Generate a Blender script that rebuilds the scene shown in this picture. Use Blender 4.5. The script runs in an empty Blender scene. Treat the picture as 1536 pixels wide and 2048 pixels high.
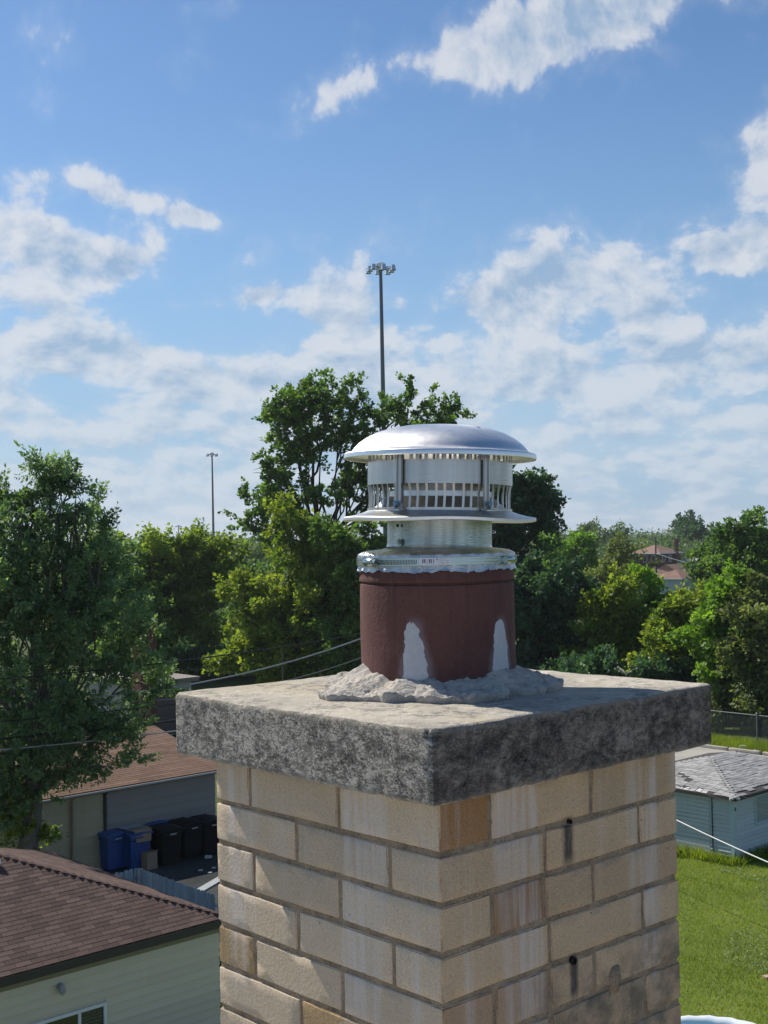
import bpy, math, random
import numpy as np
from mathutils import Matrix, Vector

random.seed(7)
RNG = np.random.default_rng(11)
SC = bpy.context.scene
COL = SC.collection
R = math.radians

# ------------------------------------------------------------------ camera
# f = 2500 px on the 1536 px wide photograph, horizon at row 1072, rolled 1.1 degrees
F, CX, CY = 2500.0, 768.0, 1024.0
CAMZ = 10.0
up_c = np.array([-0.01975, -1.0, 0.01932]); up_c /= np.linalg.norm(up_c)
fw = np.array([0, 0, 1.0]); y_c = fw - up_c * (fw @ up_c); y_c /= np.linalg.norm(y_c)
x_c = np.cross(y_c, up_c)
MWC = np.array([x_c, y_c, up_c])                    # photo axes (right, down, forward) -> world
CAMP = np.array([0, 0, CAMZ])
cam_d = bpy.data.cameras.new('camera'); cam = bpy.data.objects.new('camera', cam_d); COL.objects.link(cam)
m = Matrix(((*[float(v) for v in (MWC[0, 0], -MWC[0, 1], -MWC[0, 2])], 0),
            (*[float(v) for v in (MWC[1, 0], -MWC[1, 1], -MWC[1, 2])], 0),
            (*[float(v) for v in (MWC[2, 0], -MWC[2, 1], -MWC[2, 2])], CAMZ), (0, 0, 0, 1)))
cam.matrix_world = m
cam_d.sensor_fit = 'HORIZONTAL'; cam_d.sensor_width = 36; cam_d.lens = 36 * F / 1536
cam_d.clip_start = 0.05; cam_d.clip_end = 6000
SC.camera = cam

# ------------------------------------------------------------------ light
UA = R(47.64)                                       # direction of the chimney's right face
U = np.array([math.sin(UA), math.cos(UA), 0]); V = np.array([-math.cos(UA), math.sin(UA), 0])
SUN_EL = R(45); SUN_OFF = R(8)                      # sun stands beyond the chimney to the left, along V turned a little to -U
sd = V * math.cos(SUN_OFF) - U * math.sin(SUN_OFF)
SUN = np.array([sd[0] * math.cos(SUN_EL), sd[1] * math.cos(SUN_EL), math.sin(SUN_EL)])
sun_d = bpy.data.lights.new('sun', 'SUN'); sun = bpy.data.objects.new('sun', sun_d); COL.objects.link(sun)
sun_d.energy = 4.9; sun_d.angle = R(0.5); sun_d.color = (1.0, 0.93, 0.82)
sun.rotation_euler = Vector([float(-v) for v in SUN]).to_track_quat('-Z', 'Y').to_euler()
sun.location = (-20, 20, 40)

SC.view_settings.view_transform = 'Standard'; SC.view_settings.look = 'None'
SC.view_settings.exposure = 0.22; SC.view_settings.gamma = 1.0
SC.view_settings.use_curve_mapping = False
SC.render.engine = 'CYCLES'
SC.cycles.max_bounces = 8; SC.cycles.transparent_max_bounces = 12
SC.cycles.use_denoising = True
SC.cycles.sample_clamp_indirect = 6

# ------------------------------------------------------------------ node helpers
class NT:
    def __init__(s, tree): s.t = tree; s.n = tree.nodes; s.l = tree.links
    def new(s, typ, **kw):
        n = s.n.new(typ)
        for k, v in kw.items(): setattr(n, k, v)
        return n
    def set(s, sock, v):
        if hasattr(v, 'is_linked') or hasattr(v, 'links'): s.l.new(v, sock)
        else: sock.default_value = v
    def math(s, op, a, b=None, c=None, clamp=False):
        n = s.new('ShaderNodeMath', operation=op); n.use_clamp = clamp
        s.set(n.inputs[0], a)
        if b is not None: s.set(n.inputs[1], b)
        if c is not None: s.set(n.inputs[2], c)
        return n.outputs[0]
    def vmath(s, op, a, b=None):
        n = s.new('ShaderNodeVectorMath', operation=op); s.set(n.inputs[0], a)
        if b is not None: s.set(n.inputs[1], b)
        return n.outputs[0]
    def sep(s, v):
        n = s.new('ShaderNodeSeparateXYZ'); s.set(n.inputs[0], v); return n.outputs
    def comb(s, x, y, z):
        n = s.new('ShaderNodeCombineXYZ')
        for i, v in enumerate((x, y, z)): s.set(n.inputs[i], v)
        return n.outputs[0]
    def noise(s, vec, scale, detail=4, rough=0.55, dist=0.0, out=0, norm=True):
        n = s.new('ShaderNodeTexNoise'); n.normalize = norm
        if vec is not None: s.set(n.inputs['Vector'], vec)
        n.inputs['Scale'].default_value = scale; n.inputs['Detail'].default_value = detail
        n.inputs['Roughness'].default_value = rough; n.inputs['Distortion'].default_value = dist
        return n.outputs[out]
    def ramp(s, fac, stops, interp='LINEAR'):
        n = s.new('ShaderNodeValToRGB'); s.set(n.inputs[0], fac); n.color_ramp.interpolation = interp
        e = n.color_ramp.elements
        while len(e) < len(stops): e.new(0.5)
        for el, (p, c) in zip(e, stops):
            el.position = p; el.color = (*c, 1) if len(c) == 3 else c
        return n.outputs[0]
    def lin(s, v, a, b, c=0.0, d=1.0, smooth=False):
        n = s.new('ShaderNodeMapRange'); s.set(n.inputs[0], v)
        if smooth: n.interpolation_type = 'SMOOTHSTEP'
        for i, q in enumerate((a, b, c, d)): s.set(n.inputs[i + 1], q)
        return n.outputs[0]
    def mix(s, fac, a, b, blend='MIX'):
        n = s.new('ShaderNodeMix', data_type='RGBA', blend_type=blend)
        s.set(n.inputs[0], fac)
        for sock, v in ((n.inputs[6], a), (n.inputs[7], b)):
            if isinstance(v, tuple): sock.default_value = (*v, 1) if len(v) == 3 else v
            else: s.l.new(v, sock)
        return n.outputs[2]
    def bump(s, h, strength=0.5, dist=0.01, normal=None):
        n = s.new('ShaderNodeBump'); s.set(n.inputs['Height'], h)
        n.inputs['Strength'].default_value = strength; n.inputs['Distance'].default_value = dist
        if normal is not None: s.l.new(normal, n.inputs['Normal'])
        return n.outputs[0]

def material(name):
    mt = bpy.data.materials.new(name); mt.use_nodes = True
    nt = NT(mt.node_tree); b = nt.n['Principled BSDF']
    return mt, nt, b

def mapped(nt, sx=1, sy=1, sz=1, kind='Object'):
    tc = nt.new('ShaderNodeTexCoord')
    mp = nt.new('ShaderNodeMapping'); mp.inputs['Scale'].default_value = (sx, sy, sz)
    nt.l.new(tc.outputs[kind], mp.inputs[0]); return mp.outputs[0]

MATS = {}
def simple(name, col, rough=0.7, var=0.12, scale=6.0, metal=0.0, bump=0.0, bscale=60.0, rnd=0.0, spec=0.4):
    """plain surface with a little noise variation, per object brightness and fine relief"""
    if name in MATS: return MATS[name]
    mt, nt, b = material(name)
    co = mapped(nt)
    n = nt.noise(co, scale, 5, 0.6)
    c = nt.mix(n, tuple(v * (1 - var) for v in col), tuple(min(1, v * (1 + var)) for v in col))
    if rnd:
        oi = nt.new('ShaderNodeObjectInfo')
        k = nt.lin(oi.outputs['Random'], 0, 1, 1 - rnd, 1 + rnd)
        c = nt.mix(1.0, c, nt.comb(k, k, k), 'MULTIPLY')
    nt.l.new(c, b.inputs['Base Color'])
    b.inputs['Roughness'].default_value = rough; b.inputs['Metallic'].default_value = metal
    b.inputs['Specular IOR Level'].default_value = spec
    if bump:
        nt.l.new(nt.bump(nt.noise(co, bscale, 4, 0.6), bump, 0.01), b.inputs['Normal'])
    MATS[name] = mt
    return mt

# ------------------------------------------------------------------ geometry helpers
def unproj(x, y):
    d = MWC @ np.array([(x - CX) / F, (y - CY) / F, 1.0]); return d
def on_z(x, y, z=0.0):                              # pixel -> point on the level plane z
    d = unproj(x, y); return CAMP + d * ((z - CAMZ) / d[2])
def on_plane(x, y, p, n):
    d = unproj(x, y); return CAMP + d * (((np.asarray(p) - CAMP) @ n) / (d @ n))
def at(x, y, dist):                                 # pixel -> point at a distance along the view
    d = unproj(x, y); return CAMP + d * (dist / d[1])

def hash3(ix, iy, iz, seed):
    h = (ix * 374761393 + iy * 668265263 + iz * 2147483647 + seed * 974634777) & 0xFFFFFFFF
    h = ((h ^ (h >> 13)) * 1274126177) & 0xFFFFFFFF
    h = ((h ^ (h >> 16)) * 2246822519) & 0xFFFFFFFF
    return ((h ^ (h >> 15)) & 0xFFFFFF) / float(0xFFFFFF) * 2 - 1
def vnoise(p, seed=0):
    p = np.asarray(p, float); i = np.floor(p).astype(np.int64); f = p - i; f = f * f * (3 - 2 * f)
    r = 0
    for dx in (0, 1):
        for dy in (0, 1):
            for dz in (0, 1):
                w = (f[:, 0] if dx else 1 - f[:, 0]) * (f[:, 1] if dy else 1 - f[:, 1]) * (f[:, 2] if dz else 1 - f[:, 2])
                r = r + w * hash3(i[:, 0] + dx, i[:, 1] + dy, i[:, 2] + dz, seed)
    return r
def fbm(p, oct=4, seed=0, gain=0.5):
    p = np.asarray(p, float); a, s, r = 1.0, 0.0, 0
    for k in range(oct):
        r = r + a * vnoise(p * 2 ** k + 17.3 * k, seed + k); s += a; a *= gain
    return r / s

class MB:
    """collects shapes into one mesh"""
    def __init__(s): s.v = []; s.f = []; s.n = 0; s.mi = []
    def add(s, v, f, mi=0):
        v = np.asarray(v, float).reshape(-1, 3); s.v.append(v)
        s.f += [tuple(int(i) + s.n for i in q) for q in f]; s.mi += [mi] * len(f); s.n += len(v); return s
    def box(s, x0, x1, y0, y1, z0, z1, mi=0):
        v = [(x, y, z) for z in (z0, z1) for y in (y0, y1) for x in (x0, x1)]
        return s.add(v, [(0, 2, 3, 1), (4, 5, 7, 6), (0, 1, 5, 4), (2, 6, 7, 3), (0, 4, 6, 2), (1, 3, 7, 5)], mi)
    def obox(s, p, a, b, c, mi=0):                  # box from corner p along vectors a, b, c
        p, a, b, c = (np.asarray(q, float) for q in (p, a, b, c))
        v = [p + i * a + j * b + k * c for k in (0, 1) for j in (0, 1) for i in (0, 1)]
        return s.add(v, [(0, 2, 3, 1), (4, 5, 7, 6), (0, 1, 5, 4), (2, 6, 7, 3), (0, 4, 6, 2), (1, 3, 7, 5)], mi)
    def tube(s, pts, rad, n=8, cap=True, mi=0):
        pts = np.asarray(pts, float); k = len(pts); rad = np.broadcast_to(rad, k)
        t = np.gradient(pts, axis=0); t /= np.linalg.norm(t, axis=1)[:, None] + 1e-12
        ref = np.array([0, 0, 1.0]) if abs(t[0][2]) < 0.9 else np.array([1.0, 0, 0])
        a = np.linspace(0, 2 * np.pi, n, endpoint=False); V_ = []
        for i in range(k):
            x = np.cross(t[i], ref); x /= np.linalg.norm(x); y = np.cross(x, t[i]); ref = y
            V_.append(pts[i] + rad[i] * (np.outer(np.cos(a), x) + np.outer(np.sin(a), y)))
        f = [(i * n + j, i * n + (j + 1) % n, (i + 1) * n + (j + 1) % n, (i + 1) * n + j) for i in range(k - 1) for j in range(n)]
        if cap: f += [tuple(range(n))[::-1], tuple((k - 1) * n + j for j in range(n))]
        return s.add(np.concatenate(V_), f, mi)
    def lathe(s, prof, n=64, cx=0, cy=0, a0=0, a1=2 * math.pi, mi=0, wob=None):
        prof = np.asarray(prof, float); full = abs(a1 - a0 - 2 * math.pi) < 1e-6
        a = np.linspace(a0, a1, n, endpoint=not full); V_ = []
        for r, z in prof:
            rr = np.full(n, r); zz = np.full(n, z)
            if wob: rr, zz = wob(a, rr, zz)
            V_.append(np.stack([cx + rr * np.cos(a), cy + rr * np.sin(a), zz], 1))
        k = len(prof); m_ = n if full else n - 1
        f = [(i * n + j, i * n + (j + 1) % n, (i + 1) * n + (j + 1) % n, (i + 1) * n + j) for i in range(k - 1) for j in range(m_)]
        return s.add(np.concatenate(V_), f, mi)
    def poly(s, pts, mi=0): return s.add(pts, [tuple(range(len(pts)))], mi)
    def prism(s, pts, d, mi=0):                     # flat outline pushed along d
        pts = np.asarray(pts, float); n = len(pts); d = np.asarray(d, float)
        f = [tuple(range(n))[::-1], tuple(range(n, 2 * n))] + [(i, (i + 1) % n, n + (i + 1) % n, n + i) for i in range(n)]
        return s.add(np.concatenate([pts, pts + d]), f, mi)
    def build(s, name, mats, parent=None, smooth=False, fix=True):
        me = bpy.data.meshes.new(name)
        vv = np.concatenate(s.v) if s.v else np.zeros((0, 3))
        me.from_pydata(vv.tolist(), [], s.f)
        for q in (mats if isinstance(mats, (list, tuple)) else [mats]): me.materials.append(q)
        if any(s.mi): me.polygons.foreach_set('material_index', s.mi)
        if fix:
            import bmesh
            bm = bmesh.new(); bm.from_mesh(me); bmesh.ops.recalc_face_normals(bm, faces=bm.faces); bm.to_mesh(me); bm.free()
        if smooth: me.polygons.foreach_set('use_smooth', [True] * len(me.polygons))
        me.update()
        return link(name, me, parent)
def link(name, me, parent=None):
    o = bpy.data.objects.new(name, me); COL.objects.link(o)
    if parent is not None: o.parent = parent
    return o
def tag(o, label=None, cat=None, group=None, kind=None):
    if label: o['label'] = label
    if cat: o['category'] = cat
    if group: o['group'] = group
    if kind: o['kind'] = kind
    return o
def empty(name, loc=(0, 0, 0), rz=0.0, label=None, cat=None, group=None):
    o = bpy.data.objects.new(name, None); COL.objects.link(o)
    o.location = [float(v) for v in loc]; o.rotation_euler = (0, 0, rz); o.empty_display_size = 0.2
    return tag(o, label, cat, group)
def sharp_smooth(o, ang=35):
    me = o.data
    me.polygons.foreach_set('use_smooth', [True] * len(me.polygons)); me.set_sharp_from_angle(angle=R(ang)); return o

def rough_box(x0, x1, y0, y1, z0, z1, nx, ny, nz, rad, amp, freq, seed, edge_amp=0.0, efreq=60.0, bulge=None):
    """closed box with rounded, chipped edges and an uneven skin"""
    def ax(a, b, n):
        inner = np.linspace(a + rad, b - rad, n); return np.concatenate([[a, a + rad * .35], inner, [b - rad * .35, b]])
    X, Y, Z = ax(x0, x1, nx), ax(y0, y1, ny), ax(z0, z1, nz)
    quads = []; verts = []; idx = {}
    def vid(i, j, k):
        if (i, j, k) not in idx: idx[(i, j, k)] = len(verts); verts.append((X[i], Y[j], Z[k]))
        return idx[(i, j, k)]
    a, b, c = len(X) - 1, len(Y) - 1, len(Z) - 1
    for i in range(a):
        for j in range(b):
            quads.append((vid(i, j, 0), vid(i, j + 1, 0), vid(i + 1, j + 1, 0), vid(i + 1, j, 0)))
            quads.append((vid(i, j, c), vid(i + 1, j, c), vid(i + 1, j + 1, c), vid(i, j + 1, c)))
    for i in range(a):
        for k in range(c):
            quads.append((vid(i, 0, k), vid(i + 1, 0, k), vid(i + 1, 0, k + 1), vid(i, 0, k + 1)))
            quads.append((vid(i, b, k), vid(i, b, k + 1), vid(i + 1, b, k + 1), vid(i + 1, b, k)))
    for j in range(b):
        for k in range(c):
            quads.append((vid(0, j, k), vid(0, j, k + 1), vid(0, j + 1, k + 1), vid(0, j + 1, k)))
            quads.append((vid(a, j, k), vid(a, j + 1, k), vid(a, j + 1, k + 1), vid(a, j, k + 1)))
    P = np.array(verts); lo = np.array([x0, y0, z0]) + rad; hi = np.array([x1, y1, z1]) - rad
    Q = np.clip(P, lo, hi); D = P - Q; L = np.linalg.norm(D, axis=1)
    on_edge = (np.abs(D) > 1e-9).sum(1) >= 2
    N = D / (L[:, None] + 1e-12)
    r = np.where(L > 1e-9, rad, 0)
    disp = amp * fbm(P * freq, 3, seed)
    if edge_amp: disp = disp - edge_amp * np.clip(fbm(P * efreq, 2, seed + 50) + 0.15, 0, 1) * on_edge
    P2 = Q + N * (r + disp)[:, None]
    if bulge is not None: P2 = bulge(P2)
    return P2, quads
# ------------------------------------------------------------------ sky with cumulus, lit from the sun's side
CLOUD_DARK, CLOUD_LIT = (3.5, 4.9, 6.8), (8.0, 8.2, 8.6)
HAZE_C, HAZE_S, SKY_TINT = (4.7, 6.2, 7.8), (3.7, 5.6, 7.8), (.84, 1.06, 1.22)
w = bpy.data.worlds.new('World'); SC.world = w; w.use_nodes = True
nt = NT(w.node_tree); bg = nt.n['Background']
sky = nt.new('ShaderNodeTexSky', sky_type='NISHITA'); sky.sun_disc = False
sky.sun_elevation = SUN_EL; sky.sun_rotation = math.atan2(SUN[0], SUN[1])
sky.air_density = 1.0; sky.dust_density = 0.4; sky.ozone_density = 3.0; sky.altitude = 200
tc = nt.new('ShaderNodeTexCoord'); dirv = tc.outputs['Generated']
dx, dy, dz = nt.sep(dirv)
el = nt.math('ARCSINE', dz)                                     # radians above the horizon
az = nt.math('ARCTAN2', dx, dy)                                 # radians right of straight ahead
# cloud texture laid on a flattened vault so that it closes up towards the horizon
den = nt.math('ADD', nt.math('MAXIMUM', el, 0.0), 0.13)
cu = nt.math('MULTIPLY', az, 3.0)
cv = nt.math('MULTIPLY', nt.math('LOGARITHM', den, 2.718), 1.25)
warp = nt.noise(nt.comb(cu, cv, 8.0), 2.6, 3, .5, 0, 1)
pw = nt.vmath('ADD', nt.comb(cu, cv, 3.7), nt.vmath('MULTIPLY', nt.vmath('SUBTRACT', warp, (.5, .5, .5)), (.16, .13, 0)))
def field(off):
    p = nt.vmath('ADD', pw, off)
    a = nt.noise(p, 4.3, 7, .54, 0)
    v = nt.new('ShaderNodeTexVoronoi', feature='SMOOTH_F1', voronoi_dimensions='2D'); nt.l.new(p, v.inputs['Vector'])
    v.inputs['Scale'].default_value = 10.0; v.inputs['Detail'].default_value = 3.0; v.inputs['Roughness'].default_value = .58; v.inputs['Lacunarity'].default_value = 2.2; v.inputs['Smoothness'].default_value = .55; v.normalize = True
    return nt.math('ADD', nt.math('MULTIPLY', a, .78), nt.math('MULTIPLY', nt.math('SUBTRACT', .42, v.outputs['Distance']), .36))
f0 = field((0.0, 0.0, 0.0))
f1 = field((-0.020, 0.052, 0.0))                                # a step towards the light
def pxdir(x, y):
    d = unproj(x, y); d = d / np.linalg.norm(d); return math.atan2(d[0], d[1]), math.asin(d[2])
# where the clouds gather: photo column, row, half width, half height, weight, tilt
CL = [(1160, 45, 380, 75, .42, 12), (1545, 280, 95, 75, .44, 25), (1500, 492, 140, 38, .38, 6),
      (235, 385, 85, 38, .31, -18), (395, 435, 70, 24, .25, -10), (40, 350, 70, 36, .28, -10), (80, 475, 170, 42, .38, -14), (40, 560, 130, 50, .16, 0), (225, 545, 70, 40, .28, 20),
      (660, 610, 90, 80, .32, 0), (880, 640, 170, 62, .32, 14), (1100, 590, 130, 85, .34, 12), (520, 590, 50, 20, .24, 15), (1290, 615, 90, 34, .2, 10),
      (130, 700, 200, 60, .34, -4), (400, 760, 180, 50, .27, -8), (1180, 750, 320, 72, .30, 8), (1500, 740, 150, 62, .30, 8), (700, 770, 260, 62, .27, 0), (350, 610, 50, 18, .20, 0)]
CL += [(-900, 500, 500, 260, .3, 0), (2500, 420, 520, 260, .3, 0), (400, -700, 500, 200, .28, 0), (1900, -600, 420, 200, .28, 0)]
cov = None
for (x, y, rx, ry, wt, tilt) in CL:
    a0, e0 = pxdir(x, y); ca, sa = math.cos(R(tilt)), math.sin(R(tilt))
    u_ = nt.math('SUBTRACT', az, a0); v_ = nt.math('SUBTRACT', el, e0)
    uu = nt.math('MULTIPLY_ADD', u_, ca * F / rx, nt.math('MULTIPLY', v_, sa * F / rx))
    vv = nt.math('MULTIPLY_ADD', v_, ca * F / ry, nt.math('MULTIPLY', u_, -sa * F / ry))
    q = nt.math('MULTIPLY_ADD', uu, uu, nt.math('MULTIPLY', vv, vv))
    g = nt.math('MULTIPLY', nt.math('EXPONENT', nt.math('MULTIPLY', q, -0.8)), wt)
    cov = g if cov is None else nt.math('ADD', cov, g)
cov = nt.math('MINIMUM', nt.math('MULTIPLY', cov, 0.90), 0.36)
low = nt.lin(el, 0.09, 0.21, 0.22, 0.0, True)
base = nt.math('ADD', nt.math('MAXIMUM', cov, low), -0.30)
d0 = nt.math('ADD', f0, base); d1 = nt.math('ADD', f1, base)
alpha = nt.math('MULTIPLY_ADD', nt.lin(d0, 0.28, 0.385, 0.0, 1.0, True), .64, nt.math('MULTIPLY', nt.lin(d0, 0.16, 0.50, 0.0, 1.0, True), .36))
veil = nt.lin(el, 0.03, 0.20, .42, 0.0, True)
lit = nt.lin(nt.math('SUBTRACT', f0, f1), -0.16, 0.15, 0.0, 1.0, False)
thick = nt.lin(d1, 0.30, 0.72, 0.0, 1.0, True)                  # cloud standing between here and the light
lit = nt.math('SUBTRACT', nt.math('ADD', lit, .36), nt.math('MULTIPLY', thick, 0.80), clamp=True)
ccol = nt.mix(lit, CLOUD_DARK, CLOUD_LIT)
hz = nt.lin(el, 0.0, 0.25, 1.0, 0.0, True)
ccol = nt.mix(nt.math('MULTIPLY', hz, 0.45), ccol, HAZE_C)
skyc = nt.mix(1.0, sky.outputs[0], SKY_TINT, 'MULTIPLY')
skyc = nt.mix(nt.lin(el, 0.0, 0.40, .72, 0.0, True), skyc, HAZE_S)
soft = nt.noise(pw, 1.9, 4, .55)
vc = nt.mix(nt.lin(soft, .35, .65, 0, 1, True), (3.3, 5.1, 7.2), (5.6, 6.7, 7.9))
skyc = nt.mix(veil, skyc, vc)
fin = nt.mix(nt.math('MULTIPLY', alpha, 0.86), skyc, ccol)
nt.l.new(fin, bg.inputs['Color']); bg.inputs['Strength'].default_value = 0.080
w.cycles.sampling_method = 'MANUAL'; w.cycles.sample_map_resolution = 512
# ------------------------------------------------------------------ chimney: fitted to the photograph (brick pitch 69.9 mm)
PITCH = 0.0699
LL, LR = 0.5453, 0.5691                             # brick stack along V (left face) and U (right face)
OL, OR_, OFL, OFR, TH, GAP = 0.0512, 0.0412, 0.0486, 0.0537, 0.1038, 0.0811
corner = CAMP + MWC @ np.array([0.0769, 0.4011, 1.7532])
ROOFZ = 8.38
ZC = corner[2] - ROOFZ                              # underside of the crown slab above the roof
CHR = math.atan2(U[1], U[0])
chimney = empty('chimney', (corner[0], corner[1], ROOFZ), CHR,
                'cream brick chimney with dark weathered concrete crown and round clay flue', 'chimney')
def to_local(p): 
    q = np.asarray(p) - np.array([corner[0], corner[1], ROOFZ]); return np.array([q @ U, q @ V, q[2]])
def joint_right(x, y): return to_local(on_plane(x, y, corner, V))[0]
def joint_left(x, y): return to_local(on_plane(x, y, corner, U))[1]

def brick_mat(name, col, rnd, orange=0.0):
    mt, nt, b = material(name)
    tc = nt.new('ShaderNodeTexCoord'); co = tc.outputs['Object']
    x, y, z = nt.sep(co)
    oi = nt.new('ShaderNodeObjectInfo')
    n1 = nt.noise(co, 9, 6, 0.62); n2 = nt.noise(co, 160, 3, 0.6); n3 = nt.noise(co, 700, 2, 0.5)
    c = nt.mix(n1, tuple(v * .80 for v in col), tuple(v * 1.18 for v in col))
    k = nt.lin(oi.outputs['Random'], 0, 1, 1 - rnd, 1 + rnd)
    c = nt.mix(1.0, c, nt.comb(k, nt.math('MULTIPLY', k, 0.995), nt.math('MULTIPLY', k, 0.98)), 'MULTIPLY')
    c = nt.mix(nt.math('MULTIPLY', nt.lin(n3, .42, .68), .38), c, tuple(v * .62 for v in col))
    gr = nt.noise(co, 360, 3, .7); kg = nt.lin(gr, .3, .7, .76, 1.2); c = nt.mix(1.0, c, nt.comb(kg, kg, kg), 'MULTIPLY')
    c = nt.mix(nt.math('MULTIPLY', nt.lin(n2, .52, .70), .38), c, tuple(v * .55 for v in col))
    # right face tinted browner in the colour, for the warm look of its shade
    shade_tint = nt.math('MULTIPLY', nt.lin(y, .0022, .0042, 1, 0), nt.lin(nt.noise(co, 5, 4, .6), .2, .65, .75, 1))
    c = nt.mix(shade_tint, c, nt.mix(1.0, c, (.93, .82, .72), 'MULTIPLY'))
    # lime run down from the slab: upright pale streaks
    st = nt.noise(nt.comb(nt.math('MULTIPLY', nt.math('ADD', x, y), 26), 4.0, nt.math('MULTIPLY', z, 1.3)), 1.0, 5, 0.62)
    st2 = nt.noise(nt.comb(nt.math('MULTIPLY', nt.math('ADD', x, y), 9), 9.0, nt.math('MULTIPLY', z, 0.8)), 1.0, 3, 0.5)
    m1 = nt.math('MULTIPLY', nt.lin(st, .46, .68, 0, 1, True), nt.lin(st2, .42, .60, 0, 1, True))
    c = nt.mix(nt.math('MULTIPLY', m1, .70), c, (0.66, 0.625, 0.62))
    # grime: two soot runs under the weep holes, green-black damp low on the right face
    for (u0, zt, zb, wd) in SOOT:
        wob = nt.math('MULTIPLY', nt.math('SUBTRACT', nt.noise(co, 40, 3), .5), .012)
        du = nt.math('ABSOLUTE', nt.math('ADD', nt.math('SUBTRACT', x, u0), wob))
        mm = nt.math('MULTIPLY', nt.lin(du, wd * .25, wd * 1.2, 1, 0, True), nt.math('MULTIPLY', nt.lin(z, zb - .012, zb + .02, 0, 1, True), nt.lin(z, zt, zt + .006, 1, 0)))
        mm = nt.math('MULTIPLY', mm, nt.lin(y, .0, .02, 1, 0))
        sg = nt.mix(nt.lin(nt.noise(nt.comb(nt.math('MULTIPLY', x, 120), 0.0, nt.math('MULTIPLY', z, 16)), 1, 3), .55, .75), (.035, .033, .036), (.26, .26, .29))
        c = nt.mix(nt.math('MULTIPLY', mm, .88), c, sg)
    dm = nt.math('MULTIPLY', nt.math('MULTIPLY', nt.lin(z, ZC - .36, ZC - .25, 1, 0, True), nt.lin(x, .10, .30, 0, 1, True)), nt.lin(nt.noise(co, 12, 5, .65), .38, .62, 0, 1, True))
    dm = nt.math('MULTIPLY', dm, nt.lin(y, .0, .03, 1, 0))
    c = nt.mix(nt.math('MULTIPLY', dm, .72), c, (.085, .085, .07))
    # small dark pits
    vo = nt.new('ShaderNodeTexVoronoi'); nt.l.new(co, vo.inputs['Vector']); vo.inputs['Scale'].default_value = 42
    pit = nt.math('MULTIPLY', nt.lin(vo.outputs['Distance'], .035, .075, 1, 0), nt.lin(nt.noise(co, 14, 2), .56, .60))
    c = nt.mix(nt.math('MULTIPLY', pit, .75), c, (.06, .05, .045))
    nt.l.new(c, b.inputs['Base Color']); b.inputs['Roughness'].default_value = .88
    b.inputs['Specular IOR Level'].default_value = .25
    h = nt.math('ADD', nt.math('MULTIPLY', n2, .6), nt.math('ADD', nt.math('MULTIPLY', n3, .25), nt.math('MULTIPLY', pit, -1.2)))
    nt.l.new(nt.bump(h, .8, .0022), b.inputs['Normal'])
    return mt
soot1 = joint_right(1136, 1690); soot2 = joint_right(1149, 1975)
SOOT = [(soot1, ZC - GAP + .004, ZC - GAP - PITCH * .95, .0150), (soot2, ZC - GAP - PITCH * 3 + .002, ZC - GAP - PITCH * 3.95, .0125)]
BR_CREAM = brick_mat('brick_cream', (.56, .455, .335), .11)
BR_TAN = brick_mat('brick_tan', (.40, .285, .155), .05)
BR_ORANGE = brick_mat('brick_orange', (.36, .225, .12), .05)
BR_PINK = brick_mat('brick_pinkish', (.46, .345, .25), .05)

# measured upright joints of the two faces in view, course by course
RJ = [[(980.6, 1638.7), (1182.8, 1607)], [(1091, 1698.5), (1278.4, 1652.7)], [(985.5, 1832), (1090.3, 1797), (1187, 1765.3)],
      [(1100.9, 1898.9), (1286.5, 1814.5)], [(990.1, 2000.8), (1100.2, 1962.2), (1189.8, 1927)], [(1102.6, 2021.9), (1290.7, 1986.8)]]
LJ = [[(498.8, 1576), (675.8, 1616.8)], [(591.9, 1680.6), (778.4, 1736.9)], [(507.5, 1743), (680, 1799)],
      [(596, 1862), (787, 1930.6)], [(509.7, 1915), (685, 1983.8)], [(602, 2024), (792, 2085)]]
J = 0.0043                                          # half a joint
D = 0.092                                           # brick depth
def new_brick(x0, x1, y0, y1, z0, z1, mats, seed, fine=True, pick=None):
    P, q = rough_box(x0, x1, y0, y1, z0, z1, *((9, 9, 5) if fine else (2, 2, 2)), .0020, .00022, 38, seed, .0042 if fine else 0, 70)
    P = P + np.array([0, 0, 1]) * (.0012 * vnoise(np.stack([P[:, 0] * 9, P[:, 1] * 9, np.full(len(P), seed * 3.1)], 1), seed))[:, None]
    mb = MB(); mb.add(P, q)
    if pick is not None: mb.mi = [pick(P[list(f)].mean(0)) for f in q]
    o = mb.build('brick', mats, chimney, fix=False); sharp_smooth(o, 50); return o
sd_ = 100
ncourse = int((ZC - GAP) / PITCH) + 1
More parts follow.
